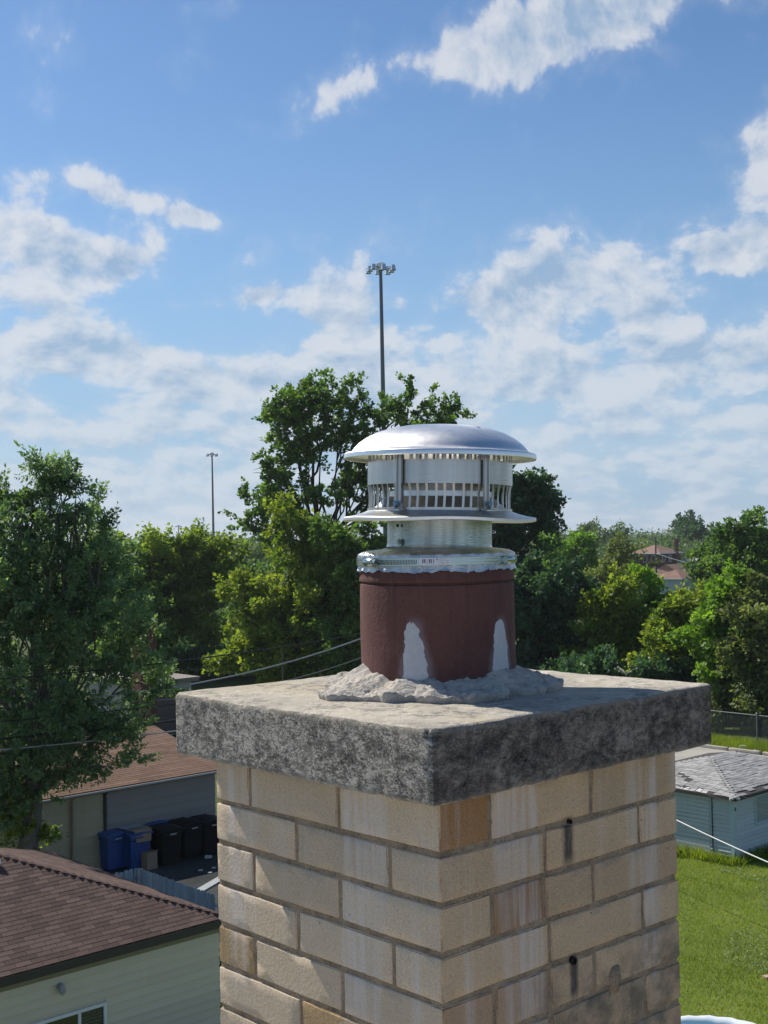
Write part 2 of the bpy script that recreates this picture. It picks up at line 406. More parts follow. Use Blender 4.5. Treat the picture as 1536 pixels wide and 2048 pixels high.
for k in range(ncourse):
    zt = ZC - .004 if k == 0 else ZC - GAP - (k - 1) * PITCH - J
    zb = max(.003, ZC - GAP - k * PITCH + J)
    if zt - zb < .01: continue
    fine = k < 8
    rj = sorted(joint_right(*p) for p in RJ[k]) if k < len(RJ) else ([.105, .335] if k % 2 == 0 else [.215, .455])
    lj = sorted(joint_left(*p) for p in LJ[k]) if k < len(LJ) else ([.215, .43] if k % 2 == 0 else [.105, .33])
    jit = lambda: random.uniform(-.0006, .0006)
    # near corner brick shows on both faces
    special = None
    mats = [BR_CREAM]
    if k == 0: mats = [BR_CREAM, BR_ORANGE]; special = lambda c: 1 if c[1] < .0015 and c[0] > .002 else 0
    if k == 4: mats = [BR_CREAM, BR_PINK]; special = lambda c: 1 if c[1] < .0015 and c[0] > .002 else 0
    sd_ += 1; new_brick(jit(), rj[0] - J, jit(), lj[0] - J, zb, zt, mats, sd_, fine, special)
    ends = rj + [LR + J]                            # the right face, corner brick first
    for i in range(len(rj)):
        far = i == len(rj) - 1
        mt = BR_ORANGE if (k == 2 and i == 0) else BR_CREAM
        if k == 4 and i == 0: mt = BR_PINK
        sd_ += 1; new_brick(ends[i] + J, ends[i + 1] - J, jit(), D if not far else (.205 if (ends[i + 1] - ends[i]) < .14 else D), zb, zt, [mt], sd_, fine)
    ends = lj + [LL + J]                            # the left face
    for i in range(len(lj)):
        far = i == len(lj) - 1
        mt = BR_CREAM
        if k == 4 and far: mt = BR_TAN
        if k == 5 and i == 0: mt = BR_TAN
        sd_ += 1; new_brick(jit(), D if not far else (.205 if (ends[i + 1] - ends[i]) < .14 else D), ends[i] + J, ends[i + 1] - J, zb, zt, [mt], sd_, fine)
    # the two faces turned away
    x_ = (.215 if (LL - lj[-1]) < .14 else .105) + J
    cuts = [x_, x_ + .22, LR] if LR - x_ - .22 > .09 else [x_, LR]
    for a, b_ in zip(cuts[:-1], cuts[1:]):
        sd_ += 1; new_brick(a, b_ - (J if b_ < LR else 0), LL - D, LL + jit(), zb, zt, [BR_CREAM], sd_, False)
    y_ = (.215 if (LR - rj[-1]) < .14 else .105) + J
    if LL - D - J - y_ > .09:
        sd_ += 1; new_brick(LR - D, LR + jit(), y_, LL - D - 2 * J, zb, zt, [BR_CREAM], sd_, False)

# mortar: one rough core standing 3 mm behind the brick faces
mt, nt, b = material('old_mortar'); MORTAR = mt
co = mapped(nt); n1 = nt.noise(co, 22, 6, .65); n2 = nt.noise(co, 260, 4, .65)
c = nt.ramp(n1, [(.26, (.10, .075, .05)), (.42, (.26, .19, .125)), (.7, (.40, .31, .21))])
c = nt.mix(nt.lin(n2, .55, .72), c, (.06, .05, .045))
nt.l.new(c, b.inputs['Base Color']); b.inputs['Roughness'].default_value = .95
nt.l.new(nt.bump(nt.math('ADD', n1, nt.math('MULTIPLY', n2, .8)), .9, .004), b.inputs['Normal'])
P, q = rough_box(.0026, LR - .0026, .0026, LL - .0026, 0, ZC - .001, 110, 110, 150, .002, .0024, 70, 5)
mb = MB(); mb.add(P, q); o = mb.build('mortar', MORTAR, chimney, smooth=True, fix=False)
mb = MB()                                           # a smear of mortar left on the face
pc = to_local(on_plane(1228, 1962, corner, V)); a = np.linspace(0, 2 * np.pi, 26, endpoint=False)
rr = 1 + .35 * vnoise(np.stack([np.cos(a) * 1.7, np.sin(a) * 1.7, a * 0], 1), 3)
ring = np.stack([pc[0] + .0145 * rr * np.cos(a) + .004 * np.sin(a), np.full(26, -.0012), pc[2] + .021 * rr * np.sin(a)], 1)
ctr = ring.mean(0) + np.array([0, -.0022, 0]); base = ring + np.array([0, .006, 0])
mb.add(np.concatenate([[ctr], ring, base]), [(0, 1 + i, 1 + (i + 1) % 26) for i in range(26)] + [(1 + i, 27 + i, 27 + (i + 1) % 26, 1 + (i + 1) % 26) for i in range(26)])
mb.build('mortar_smear', MORTAR, chimney, smooth=True)
# weep holes: short dark tubes standing out of the bed joints
HOLE = simple('hole_black', (.012, .011, .011), .9)
for (x, y, rad) in ((1138, 1643, .0034), (1145, 1921, .0062)):
    p = to_local(on_plane(x, y, corner, V)); mb = MB(); a = np.linspace(0, 2 * np.pi, 14, endpoint=False)
    def rg(r_, yy): return np.stack([p[0] + r_ * np.cos(a), np.full(14, yy), p[2] + r_ * 1.05 * np.sin(a)], 1)
    rings = [rg(rad, .004), rg(rad, -.0042), rg(rad * .72, -.0045), rg(rad * .7, .003)]
    f = [(i * 14 + j, i * 14 + (j + 1) % 14, (i + 1) * 14 + (j + 1) % 14, (i + 1) * 14 + j) for i in range(3) for j in range(14)] + [tuple(42 + j for j in range(14))]
    mb.add(np.concatenate(rings), f); mb.build('weep_tube', HOLE, chimney, smooth=False)

# ------------------------------------------------------------------ crown slab
def slab_mats():
    out = []
    mt, nt, b = material('crown_top')               # sandy, worn, patched with grey lichen
    co = mapped(nt); n1 = nt.noise(co, 7, 7, .6, .6); n2 = nt.noise(co, 60, 5, .68); n3 = nt.noise(co, 330, 3, .6); n4 = nt.noise(co, 3.2, 4, .55)
    c = nt.ramp(n1, [(.28, (.30, .27, .235)), (.45, (.44, .40, .335)), (.6, (.53, .475, .39)), (.78, (.56, .52, .46))])
    c = nt.mix(nt.math('MULTIPLY', nt.lin(n4, .5, .62, 0, 1, True), .55), c, (.50, .43, .30))
    spots = nt.math('MULTIPLY', nt.lin(n2, .47, .58, 0, 1, True), nt.lin(nt.noise(co, 11, 6, .62), .42, .58, 0, 1, True))
    c = nt.mix(nt.math('MULTIPLY', spots, .8), c, (.20, .185, .17))
    pale = nt.lin(nt.noise(co, 26, 5, .65, .5), .56, .66, 0, 1, True)
    c = nt.mix(nt.math('MULTIPLY', pale, .6), c, (.66, .61, .52))
    c = nt.mix(nt.lin(n3, .6, .75), c, (.20, .18, .155))
    nt.l.new(c, b.inputs['Base Color']); b.inputs['Roughness'].default_value = .95; b.inputs['Specular IOR Level'].default_value = .2
    nt.l.new(nt.bump(nt.math('ADD', n2, nt.math('MULTIPLY', n3, .6)), .8, .005), b.inputs['Normal']); out.append(mt)
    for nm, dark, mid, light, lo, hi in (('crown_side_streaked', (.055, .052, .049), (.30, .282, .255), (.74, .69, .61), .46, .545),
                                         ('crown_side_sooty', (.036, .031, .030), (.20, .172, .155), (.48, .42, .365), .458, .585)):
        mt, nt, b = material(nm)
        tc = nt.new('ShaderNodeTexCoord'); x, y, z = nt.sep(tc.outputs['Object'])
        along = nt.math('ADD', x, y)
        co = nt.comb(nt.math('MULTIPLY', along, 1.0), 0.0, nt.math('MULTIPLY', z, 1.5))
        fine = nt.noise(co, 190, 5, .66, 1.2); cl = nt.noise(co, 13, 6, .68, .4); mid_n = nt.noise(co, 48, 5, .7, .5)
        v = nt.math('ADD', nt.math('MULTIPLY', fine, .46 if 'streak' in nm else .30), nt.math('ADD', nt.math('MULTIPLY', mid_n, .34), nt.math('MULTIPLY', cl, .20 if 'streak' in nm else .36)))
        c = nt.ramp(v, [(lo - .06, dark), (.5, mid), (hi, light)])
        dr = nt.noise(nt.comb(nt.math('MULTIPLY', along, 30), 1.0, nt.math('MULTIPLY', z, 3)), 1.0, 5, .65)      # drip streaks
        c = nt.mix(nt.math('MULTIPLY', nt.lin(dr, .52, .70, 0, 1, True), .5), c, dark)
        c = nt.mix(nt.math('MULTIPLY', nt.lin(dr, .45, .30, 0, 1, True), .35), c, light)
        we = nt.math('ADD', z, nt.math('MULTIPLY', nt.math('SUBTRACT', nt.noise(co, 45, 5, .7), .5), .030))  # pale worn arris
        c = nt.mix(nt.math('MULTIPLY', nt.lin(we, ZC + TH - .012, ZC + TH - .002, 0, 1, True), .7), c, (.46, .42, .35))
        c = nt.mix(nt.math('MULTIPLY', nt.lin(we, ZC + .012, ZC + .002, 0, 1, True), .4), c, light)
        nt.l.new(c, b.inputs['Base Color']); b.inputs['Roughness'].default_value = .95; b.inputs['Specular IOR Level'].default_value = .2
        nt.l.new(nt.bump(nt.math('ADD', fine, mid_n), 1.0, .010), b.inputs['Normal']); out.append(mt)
    return out
SLAB = slab_mats()
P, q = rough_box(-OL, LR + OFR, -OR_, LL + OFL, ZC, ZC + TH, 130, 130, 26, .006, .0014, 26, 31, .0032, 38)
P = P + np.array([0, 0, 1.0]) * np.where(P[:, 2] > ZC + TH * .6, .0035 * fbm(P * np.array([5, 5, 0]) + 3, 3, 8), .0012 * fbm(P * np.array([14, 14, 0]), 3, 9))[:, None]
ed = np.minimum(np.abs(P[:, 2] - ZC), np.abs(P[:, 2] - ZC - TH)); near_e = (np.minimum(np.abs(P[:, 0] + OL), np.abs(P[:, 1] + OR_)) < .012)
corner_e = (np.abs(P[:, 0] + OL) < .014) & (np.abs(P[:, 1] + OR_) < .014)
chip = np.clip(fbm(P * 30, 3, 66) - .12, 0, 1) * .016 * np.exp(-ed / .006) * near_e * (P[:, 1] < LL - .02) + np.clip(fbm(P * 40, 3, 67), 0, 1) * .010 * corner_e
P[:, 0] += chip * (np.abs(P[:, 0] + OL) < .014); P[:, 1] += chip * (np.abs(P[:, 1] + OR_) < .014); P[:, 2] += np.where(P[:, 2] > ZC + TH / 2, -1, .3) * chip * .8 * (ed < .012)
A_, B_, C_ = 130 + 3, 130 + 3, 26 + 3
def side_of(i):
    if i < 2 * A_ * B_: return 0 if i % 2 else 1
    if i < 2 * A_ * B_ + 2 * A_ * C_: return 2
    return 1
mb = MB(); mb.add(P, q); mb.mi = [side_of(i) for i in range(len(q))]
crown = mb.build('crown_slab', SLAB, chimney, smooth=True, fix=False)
crown['label'] = 'thick weathered concrete slab with sooty edges and a sandy top'

# ------------------------------------------------------------------ clay flue with its mortar bed
FX, FY = LR / 2 - .005, LL / 2 + .005
ZT = ZC + TH                                        # slab top
FR = .1325
def zl(z): return z - ROOFZ
mt, nt, b = material('clay_flue')
tc = nt.new('ShaderNodeTexCoord'); co = tc.outputs['Object']; x, y, z = nt.sep(co)
n1 = nt.noise(co, 8, 6, .62); n2 = nt.noise(co, 180, 4, .62); n3 = nt.noise(co, 40, 4, .6)
c = nt.ramp(n1, [(.25, (.075, .035, .032)), (.45, (.118, .053, .046)), (.62, (.135, .060, .052)), (.8, (.19, .10, .085))])
c = nt.mix(nt.math('MULTIPLY', nt.lin(n2, .5, .72), .4), c, (.07, .026, .024))
c = nt.mix(nt.math('MULTIPLY', nt.lin(n3, .62, .72), .35), c, (.24, .11, .085))
ang = nt.math('ARCTAN2', nt.math('SUBTRACT', y, FY), nt.math('SUBTRACT', x, FX))
stv = nt.noise(nt.comb(nt.math('MULTIPLY', ang, 9), 2.0, nt.math('MULTIPLY', z, 3)), 1.0, 5, .62)
c = nt.mix(nt.math('MULTIPLY', nt.lin(stv, .5, .7, 0, 1, True), .38), c, (.05, .03, .03))
stw = nt.noise(nt.comb(nt.math('MULTIPLY', ang, 16), 7.0, nt.math('MULTIPLY', z, 5)), 1.0, 5, .65)
c = nt.mix(nt.math('MULTIPLY', nt.lin(stw, .58, .75, 0, 1, True), .30), c, (.27, .19, .17))
FCOL = c
PATCH = []
def cam_ang(px, row=1300):                          # azimuth on the flue of a pixel column
    d = unproj(px, row); du, dv = d @ U, d @ V; q0 = to_local(CAMP)
    a_ = du * du + dv * dv; b_ = 2 * ((q0[0] - FX) * du + (q0[1] - FY) * dv); c_ = (q0[0] - FX) ** 2 + (q0[1] - FY) ** 2 - FR * FR
    s_ = max(b_ * b_ - 4 * a_ * c_, 0); t_ = (-b_ - math.sqrt(s_)) / (2 * a_)
    return math.atan2(q0[1] + t_ * dv - FY, q0[0] + t_ * du - FX)
def cam_z(px, row):                                 # height on the flue's near side of a pixel
    d = unproj(px, row); du, dv = d @ U, d @ V; q0 = to_local(CAMP)
    a_ = du * du + dv * dv; b_ = 2 * ((q0[0] - FX) * du + (q0[1] - FY) * dv); c_ = (q0[0] - FX) ** 2 + (q0[1] - FY) ** 2 - FR * FR
    s_ = max(b_ * b_ - 4 * a_ * c_, 0); t_ = (-b_ - math.sqrt(s_)) / (2 * a_)
    return q0[2] + t_ * d[2]
z_groove = cam_z(876, 1168); z_ftop = cam_z(876, 1126)
for (px_t, px_l, px_r, y_t, y_b) in ((823, 803, 858, 1243, 1345), (1002, 988, 1020, 1238, 1325)):
    a_c = cam_ang((px_l + px_r) / 2); hw = abs(cam_ang(px_r) - cam_ang(px_l)) / 2
    PATCH.append((a_c, cam_ang(px_t), hw, cam_z(px_t, y_t), cam_z((px_l + px_r) / 2, y_b)))
    # chalky smudge round the filler
    da = nt.math('ABSOLUTE', nt.math('SUBTRACT', ang, a_c)); zt_, zb_ = PATCH[-1][3], PATCH[-1][4]
    wid = nt.lin(z, zb_, zt_ + .012, hw * 1.45, hw * .5)
    wid = nt.math('ADD', wid, nt.math('MULTIPLY', nt.math('SUBTRACT', nt.noise(co, 60, 3), .5), .07))
    mm = nt.math('MULTIPLY', nt.lin(nt.math('SUBTRACT', wid, da), -.02, .09, 0, 1, True), nt.lin(z, zt_ + .014, zt_ - .01, 0, 1, True))
    FCOL = nt.mix(nt.math('MULTIPLY', mm, .25), FCOL, (.42, .41, .43))
nt.l.new(FCOL, b.inputs['Base Color']); b.inputs['Roughness'].default_value = .82; b.inputs['Specular IOR Level'].default_value = .3
nt.l.new(nt.bump(nt.math('ADD', n2, nt.math('MULTIPLY', n3, .5)), .6, .002), b.inputs['Normal'])
CLAY = mt
g = z_groove
prof = [(FR, ZT - .002)] + [(FR, zz) for zz in np.linspace(ZT + .01, g - .006, 10)] + [(FR - .0004, g - .003), (FR - .0035, g - .0012), (FR - .0038, g + .0006), (FR + .0006, g + .0022), (FR + .0012, g + .004), (FR + .0008, g + .008), (FR, g + .012), (FR - .0005, z_ftop + .012), (FR - .006, z_ftop + .016), (FR - .022, z_ftop + .016), (FR - .024, z_ftop + .008), (FR - .024, ZT)]
def wob(a, rr, zz):
    return rr + .0008 * vnoise(np.stack([np.cos(a) * 2, np.sin(a) * 2, zz * 20], 1), 4), zz + .0010 * vnoise(np.stack([np.cos(a) * 2.5, np.sin(a) * 2.5, zz * 0], 1), 6)
mb = MB(); mb.lathe(prof, 96, FX, FY, wob=wob); flue = mb.build('flue_tile', CLAY, chimney); sharp_smooth(flue, 40)
flue['label'] = 'round maroon clay flue tile with a groove near its top'
mt, nt, b = material('white_filler'); co = mapped(nt); n2 = nt.noise(co, 90, 5, .6)
nt.l.new(nt.mix(n2, (.40, .40, .42), (.60, .60, .62)), b.inputs['Base Color']); b.inputs['Roughness'].default_value = .9
nt.l.new(nt.bump(n2, .6, .002), b.inputs['Normal']); FILL = mt
for i, (a_c, a_t, hw, zt_, zb_) in enumerate(PATCH):
    mb = MB(); rows = 26; cols = 13; vs = []
    for r_ in range(rows):
        t = r_ / (rows - 1); zz = zb_ - .02 + (zt_ - zb_ + .02) * t
        wd = hw * (1.02 - .52 * t ** 1.1) * (1 if t < .86 else math.sqrt(max(0.02, 1 - ((t - .86) / .14) ** 2)))
        cc = a_c + (a_t - a_c) * t
        for k in range(cols):
            s_ = (k / (cols - 1)) * 2 - 1
            aa = cc + wd * s_ + ((.014 * vnoise(np.array([[t * 9, s_ * .3 + i * 7, 2.0]]), 5)[0] + .014 * vnoise(np.array([[t * 31, s_ + i * 7, 5.0]]), 6)[0]) if abs(s_) > .7 else 0)
            rr = FR + .0016 * (1 - s_ ** 6) * (1 - max(0, t - .8) * 2) - .0006 + .0004 * vnoise(np.array([[t * 14, s_ * 4, i]]), 9)[0]
            vs.append((FX + rr * math.cos(aa), FY + rr * math.sin(aa), zz))
    mb.add(vs, [(r_ * cols + k, r_ * cols + k + 1, (r_ + 1) * cols + k + 1, (r_ + 1) * cols + k) for r_ in range(rows - 1) for k in range(cols - 1)])
    mb.build('filler_patch', FILL, chimney, smooth=True)

# mortar bed heaped round the flue: broken, lumpy, thicker to the front
mt, nt, b = material('mortar_bed'); co = mapped(nt); n1 = nt.noise(co, 14, 6, .62, .4); n2 = nt.noise(co, 85, 5, .7); n3 = nt.noise(co, 300, 3, .6)
c = nt.ramp(n1, [(.3, (.33, .31, .285)), (.46, (.48, .45, .405)), (.6, (.58, .53, .46)), (.72, (.58, .47, .355))])
c = nt.mix(nt.math('MULTIPLY', nt.lin(n2, .52, .66, 0, 1, True), .65), c, (.20, .185, .175))
nt.l.new(c, b.inputs['Base Color']); b.inputs['Roughness'].default_value = .96; b.inputs['Specular IOR Level'].default_value = .15
nt.l.new(nt.bump(nt.math('ADD', n2, nt.math('MULTIPLY', n3, .4)), 1.0, .007), b.inputs['Normal']); BED = mt
na, nr = 420, 56
aa = np.linspace(0, 2 * np.pi, na, endpoint=False); vs = []
front = cam_ang(876); side_r = front + math.pi / 2                  # towards the camera / picture right
def wrapd(a_, b_): return np.abs((a_ - b_ + np.pi) % (2 * np.pi) - np.pi)
ca_ = np.stack([np.cos(aa) * 1.6, np.sin(aa) * 1.6, aa * 0], 1)
outer = .175 + .022 * fbm(ca_ * 1.5, 3, 21) + .018 * fbm(ca_ * 5, 2, 22)
outer += .050 * np.exp(-(wrapd(aa, front - .95) / .5) ** 2) + .030 * np.exp(-(wrapd(aa, front + 1.45) / .45) ** 2) + .012 * np.exp(-(wrapd(aa, front) / .6) ** 2)
lip = .016 + .010 * np.clip(fbm(ca_ * 4, 3, 25) + .35, 0, 1)
htop = .014 + .008 * fbm(ca_ * 3, 3, 23) + .016 * np.exp(-(wrapd(aa, front - 1.25) / .45) ** 2) + .010 * np.exp(-(wrapd(aa, front + 1.0) / .4) ** 2)
for i in range(nr):
    t = i / (nr - 4)
    if i <= nr - 4:
        r_ = FR - .003 + (outer - FR + .003) * t; h = htop * (1 - t) ** 1.6 + lip * (1 - .25 * t ** 3)
    else:
        s_ = (i - (nr - 4)) / 3; r_ = outer + .001 - .006 * s_; h = lip * .75 * (1 - s_) - .004 * s_
    p = np.stack([FX + r_ * np.cos(aa), FY + r_ * np.sin(aa), np.zeros(na)], 1)
    h = h + (.0085 * fbm(p * 30, 4, 27) + .0055 * np.abs(fbm(p * 75, 3, 28)) - .003 + .0025 * fbm(p * 160, 2, 29)) * (1 if i <= nr - 4 else .4) * min(1, .35 + t)
    vs.append(np.stack([p[:, 0], p[:, 1], ZT + np.maximum(h, -.003)], 1))
mb = MB(); mb.add(np.concatenate(vs), [(i * na + j, i * na + (j + 1) % na, (i + 1) * na + (j + 1) % na, (i + 1) * na + j) for i in range(nr - 1) for j in range(na)])
mb.build('mortar_bed', BED, chimney, smooth=True)['label'] = 'rough broken grey mortar heaped round the foot of the flue'
# ------------------------------------------------------------------ metal vent cap clamped onto the flue
def metal(name, base, rough, streak=(1, 1, 60), bump=.15, tint=None, aniso=.4, vert=.0):
    mt, nt, b = material(name)
    co = mapped(nt, *streak); c2 = mapped(nt)
    n1 = nt.noise(co, 14, 5, .6); n2 = nt.noise(c2, 9, 5, .6); n3 = nt.noise(c2, 300, 2, .5)
    c = nt.mix(n1, tuple(v * .86 for v in base), tuple(min(1, v * 1.08) for v in base))
    vs_ = nt.noise(mapped(nt, 34, 34, 1.6), 1.0, 4, .6)
    kk = nt.lin(vs_, .3, .7, 1 - vert, 1 + vert * .7); c = nt.mix(1.0, c, nt.comb(kk, kk, kk), 'MULTIPLY')  # upright streaks of reflection painted into the metal colour, with zinc spangle
    if tint: c = nt.mix(nt.math('MULTIPLY', nt.lin(n2, .45, .7), .5), c, tint)
    nt.l.new(c, b.inputs['Base Color']); b.inputs['Metallic'].default_value = 1.0
    nt.l.new(nt.math('ADD', nt.lin(n2, .3, .7, rough * .8, rough * 1.25), nt.math('MULTIPLY', n1, .06)), b.inputs['Roughness'])
    b.inputs['Anisotropic'].default_value = aniso
    nt.l.new(nt.bump(nt.math('ADD', nt.math('MULTIPLY', n1, .6), nt.math('MULTIPLY', n2, .9)), bump, .003), b.inputs['Normal'])
    return mt
ALU = metal('brushed_aluminium', (.52, .51, .495), .27, vert=.25)
ALU_DOME = metal('spun_aluminium', (.86, .845, .82), .36, (8, 8, 8), .06)
GALV = metal('galvanised_neck', (.42, .455, .435), .17, (5, 5, 60), .30, (.36, .42, .37), vert=.55)
FOIL = metal('crimped_foil', (.56, .57, .57), .26, (30, 30, 30), .7, vert=.35)
STEEL = metal('clamp_steel', (.40, .47, .46), .14, (1, 1, 30), .12)
DARKIN = metal('inner_pipe', (.60, .58, .56), .42, (4, 4, 30), .2, (.42, .36, .32))
fc = np.array([corner[0], corner[1], 0]) + U * FX + V * FY
VZ = CAMZ + .0                                     # local z = height above the eye
vent = empty('vent_cowl', (fc[0], fc[1], z_ftop + ROOFZ), 0,
             'round silver metal vent cap with domed lid and slotted sides on clay flue', 'vent cap')
VB = z_ftop + ROOFZ
A_CAM = -math.pi / 2 + math.atan2(fc[0], fc[1]) * -1   # azimuth pointing at the camera
A_CAM = math.atan2(-fc[1], -fc[0])
def vp(prof): return [(r_, z_ + CAMZ - VB) for r_, z_ in prof]
TILT = R(1.6)                                        # the cap sits a little crooked, leaning to the right
def lean(o, piv=.0):
    o.rotation_euler = (0, TILT, 0); o.location = (.005, 0, 0); return o
# lid
dome = [(.0, .1890), (.025, .1887), (.064, .1862), (.090, .1812), (.112, .1740), (.129, .1650), (.141, .1560), (.148, .1485), (.151, .1445), (.1535, .1420), (.158, .1402), (.1625, .1392), (.1648, .1382), (.1655, .1365), (.1655, .1300), (.1645, .1292), (.1635, .1300), (.1635, .1360), (.150, .1395), (.140, .1520), (.110, .170), (.06, .182), (.0, .185)]
mb = MB(); mb.lathe(vp(dome), 128); dm = lean(mb.build('dome_lid', ALU_DOME, vent)); sharp_smooth(dm, 50)
for a_ in (A_CAM - 1.0, A_CAM + .75, A_CAM + 2.4, A_CAM + 3.9):      # rivets holding the struts
    cx_, cy_ = .088 * math.cos(a_), .088 * math.sin(a_); zz = .1810 + CAMZ - VB; mb = MB()
    mb.lathe([(0, zz + .0012), (.005, zz + .0008), (.0075, zz - .001)], 14, cx_, cy_); mb.build('rivet', ALU_DOME, dm, smooth=True)
# slotted drum: rings, band and upright slats
RB = .1245
def ring(name, z0, z1, r_=RB, th=.0012, mat=ALU):
    mb = MB(); mb.lathe(vp([(r_, z0), (r_, z1), (r_ - th, z1), (r_ - th, z0), (r_, z0)]), 128)
    o = lean(mb.build(name, mat, vent)); sharp_smooth(o, 40); return o
ring('upper_ring', .1500, .158); ring('band', .0845, .1238); ring('lower_ring', .0395, .0455)
def slat_mesh(z0, z1, wd, curl, name):
    mb = MB(); n = 7; vs = []
    for i in range(n):
        t = i / (n - 1); z_ = z0 + (z1 - z0) * t
        bow = curl * math.sin(math.pi * t) * .6 + curl * .5 * (1 - t) ** 3
        for s_ in (-1, 1):
            for d_ in (0, -.0011): vs.append((RB + d_ - bow, s_ * wd / 2 + curl * .35 * math.sin(math.pi * t * .8), z_ + CAMZ - VB))
    f = []
    for i in range(n - 1):
        a0, b0 = i * 4, i * 4 + 4
        f += [(a0, a0 + 2, b0 + 2, b0), (a0 + 1, b0 + 1, b0 + 3, a0 + 3), (a0, b0, b0 + 1, a0 + 1), (a0 + 2, a0 + 3, b0 + 3, b0 + 2)]
    mb.add(vs, f); return mb
long_ = slat_mesh(.0450, .0850, .0040, .0035, 'slat'); first = lean(long_.build('slat', ALU, vent))
NS = 52
for k in range(NS):
    if k == 0: o = first
    else: o = first.copy(); COL.objects.link(o); o.parent = vent
    a_ = A_CAM + 2 * math.pi * (k + .5) / NS + random.uniform(-.008, .008)
    o.matrix_local = Matrix.Translation((.005, 0, 0)) @ Matrix.Rotation(TILT, 4, 'Y') @ Matrix.Rotation(a_, 4, 'Z') @ Matrix.Translation((random.uniform(-.0012, .0006), 0, 0))
short_ = slat_mesh(.1234, .1504, .0052, .0004, 'tab'); first = short_.build('tab', ALU, vent)
for k in range(NS):
    if k == 0: o = first
    else: o = first.copy(); COL.objects.link(o); o.parent = vent
    a_ = A_CAM + 2 * math.pi * (k + .5) / NS + random.uniform(-.03, .03)
    o.matrix_local = Matrix.Translation((.005, 0, 0)) @ Matrix.Rotation(TILT, 4, 'Y') @ Matrix.Rotation(a_, 4, 'Z')
# skirt: thin dished collar with a wavy rolled edge; inside it the pipe mouth with its cone
def wavy(a, rr, zz):
    e = np.clip((rr - .115) / .05, 0, 1)
    return rr, zz + e * (.0010 * np.sin(5 * (a - A_CAM) + .6) + .0006 * np.sin(3 * (a - A_CAM) + 2.0))
sk = [(.0895, .0265), (.118, .0305), (.140, .0295), (.158, .0255), (.1640, .0228), (.1655, .0240), (.1657, .0285), (.1640, .0300), (.150, .0325), (.134, .0370), (.1265, .0400), (.122, .0420), (.118, .0425), (.108, .0500), (.098, .0600), (.0905, .0650), (.0900, .0740), (.0885, .0740), (.0885, .0265)]
mb = MB(); mb.lathe(vp(sk), 160, wob=wavy); o = lean(mb.build('skirt', ALU_DOME, vent)); sharp_smooth(o, 45)
mb = MB(); mb.lathe(vp([(.0700, .020), (.0700, .1150), (.0688, .1150), (.0688, .020)]), 64); lean(sharp_smooth(mb.build('inner_pipe', DARKIN, vent), 40))
mb = MB(); mb.lathe(vp([(0, .128), (.05, .124), (.085, .114), (.0865, .1125), (.05, .122), (0, .126)]), 64); lean(sharp_smooth(mb.build('baffle', DARKIN, vent), 40))
# struts: folded channels from lid to skirt, each with a bolt
for a_ in (A_CAM - .54, A_CAM + .62, A_CAM + math.pi - .6, A_CAM + math.pi + .63):
    ca, sa = math.cos(a_), math.sin(a_); rad = np.array([ca, sa, 0]); tan = np.array([-sa, ca, 0]); mb = MB()
    for off, wd, dp in ((-.0044, .0018, .0046), (0.0, .0072, .0014), (.0044, .0018, .0046)):
        for (z0, r0, z1, r1) in ((.0440, RB + .0085, .0560, RB + .0040), (.0560, RB + .0040, .1440, RB + .0032)):
            p = rad * r0 + tan * (off - wd / 2) + np.array([0, 0, z0 + CAMZ - VB])
            mb.obox(p, tan * wd, rad * (r1 - r0) + np.array([0, 0, z1 - z0]), rad * dp)
    mb.obox(rad * (RB + .004) + tan * -.009 + np.array([0, 0, .0415 + CAMZ - VB]), tan * .018, rad * .016 + np.array([0, 0, -.002]), np.array([0, 0, .0025]))
    st = lean(mb.build('strut', ALU, vent))
    mb = MB(); c0 = rad * (RB + .0125) + np.array([0, 0, .0505 + CAMZ - VB]); dr = rad * .95 + np.array([0, 0, .3])
    mb.tube([c0, c0 + dr * .0045], .0050, 6); mb.tube([c0 + dr * .0045, c0 + dr * .008], .0026, 8); mb.build('bolt', STEEL, st)
# neck pipe with seam, holes and a screw
neck = [(.0900, -.0235), (.0912, -.0228), (.0918, -.0205), (.0905, -.0190), (.0902, -.0150), (.0900, .0280), (.0885, .0280), (.0885, -.0235)]
mb = MB(); mb.lathe(vp(neck), 128); nk = lean(mb.build('neck', GALV, vent)); sharp_smooth(nk, 40)
def on_neck(px, row, r_=.0902):
    d = unproj(px, row); q0 = CAMP - np.array([fc[0], fc[1], 0]); a_ = d[0] ** 2 + d[1] ** 2; b_ = 2 * (q0[0] * d[0] + q0[1] * d[1]); c_ = q0[0] ** 2 + q0[1] ** 2 - r_ * r_
    t_ = (-b_ - math.sqrt(max(0, b_ * b_ - 4 * a_ * c_))) / (2 * a_); p = q0 + d * t_
    return math.atan2(p[1], p[0]), p[2] - VB
for px, row in ((795, 1051), (891, 1048)):
    a_, z_ = on_neck(px, row); c0 = np.array([.0896 * math.cos(a_), .0896 * math.sin(a_), z_]); n_ = np.array([math.cos(a_), math.sin(a_), 0])
    mb = MB(); mb.tube([c0, c0 + n_ * .0009], .0030, 12); mb.build('punched_hole', HOLE, vent)
a_, z_ = on_neck(797, 1083); n_ = np.array([math.cos(a_), math.sin(a_), 0]); c0 = n_ * .0898 + np.array([0, 0, z_])
mb = MB(); mb.tube([c0, c0 + n_ * .003], .0062, 6); mb.tube([c0 + n_ * .003, c0 + n_ * .0055], .0036, 10); mb.build('screw', STEEL, vent)
a_, z_ = on_neck(950, 1070); n_ = np.array([math.cos(a_), math.sin(a_), 0]); t_ = np.array([-math.sin(a_), math.cos(a_), 0])
mb = MB(); mb.obox(n_ * .0898 - t_ * .003 + np.array([0, 0, -.020 + CAMZ - VB]), t_ * .0055, n_ * .0016, np.array([0, 0, .046])); mb.build('seam', GALV, vent)
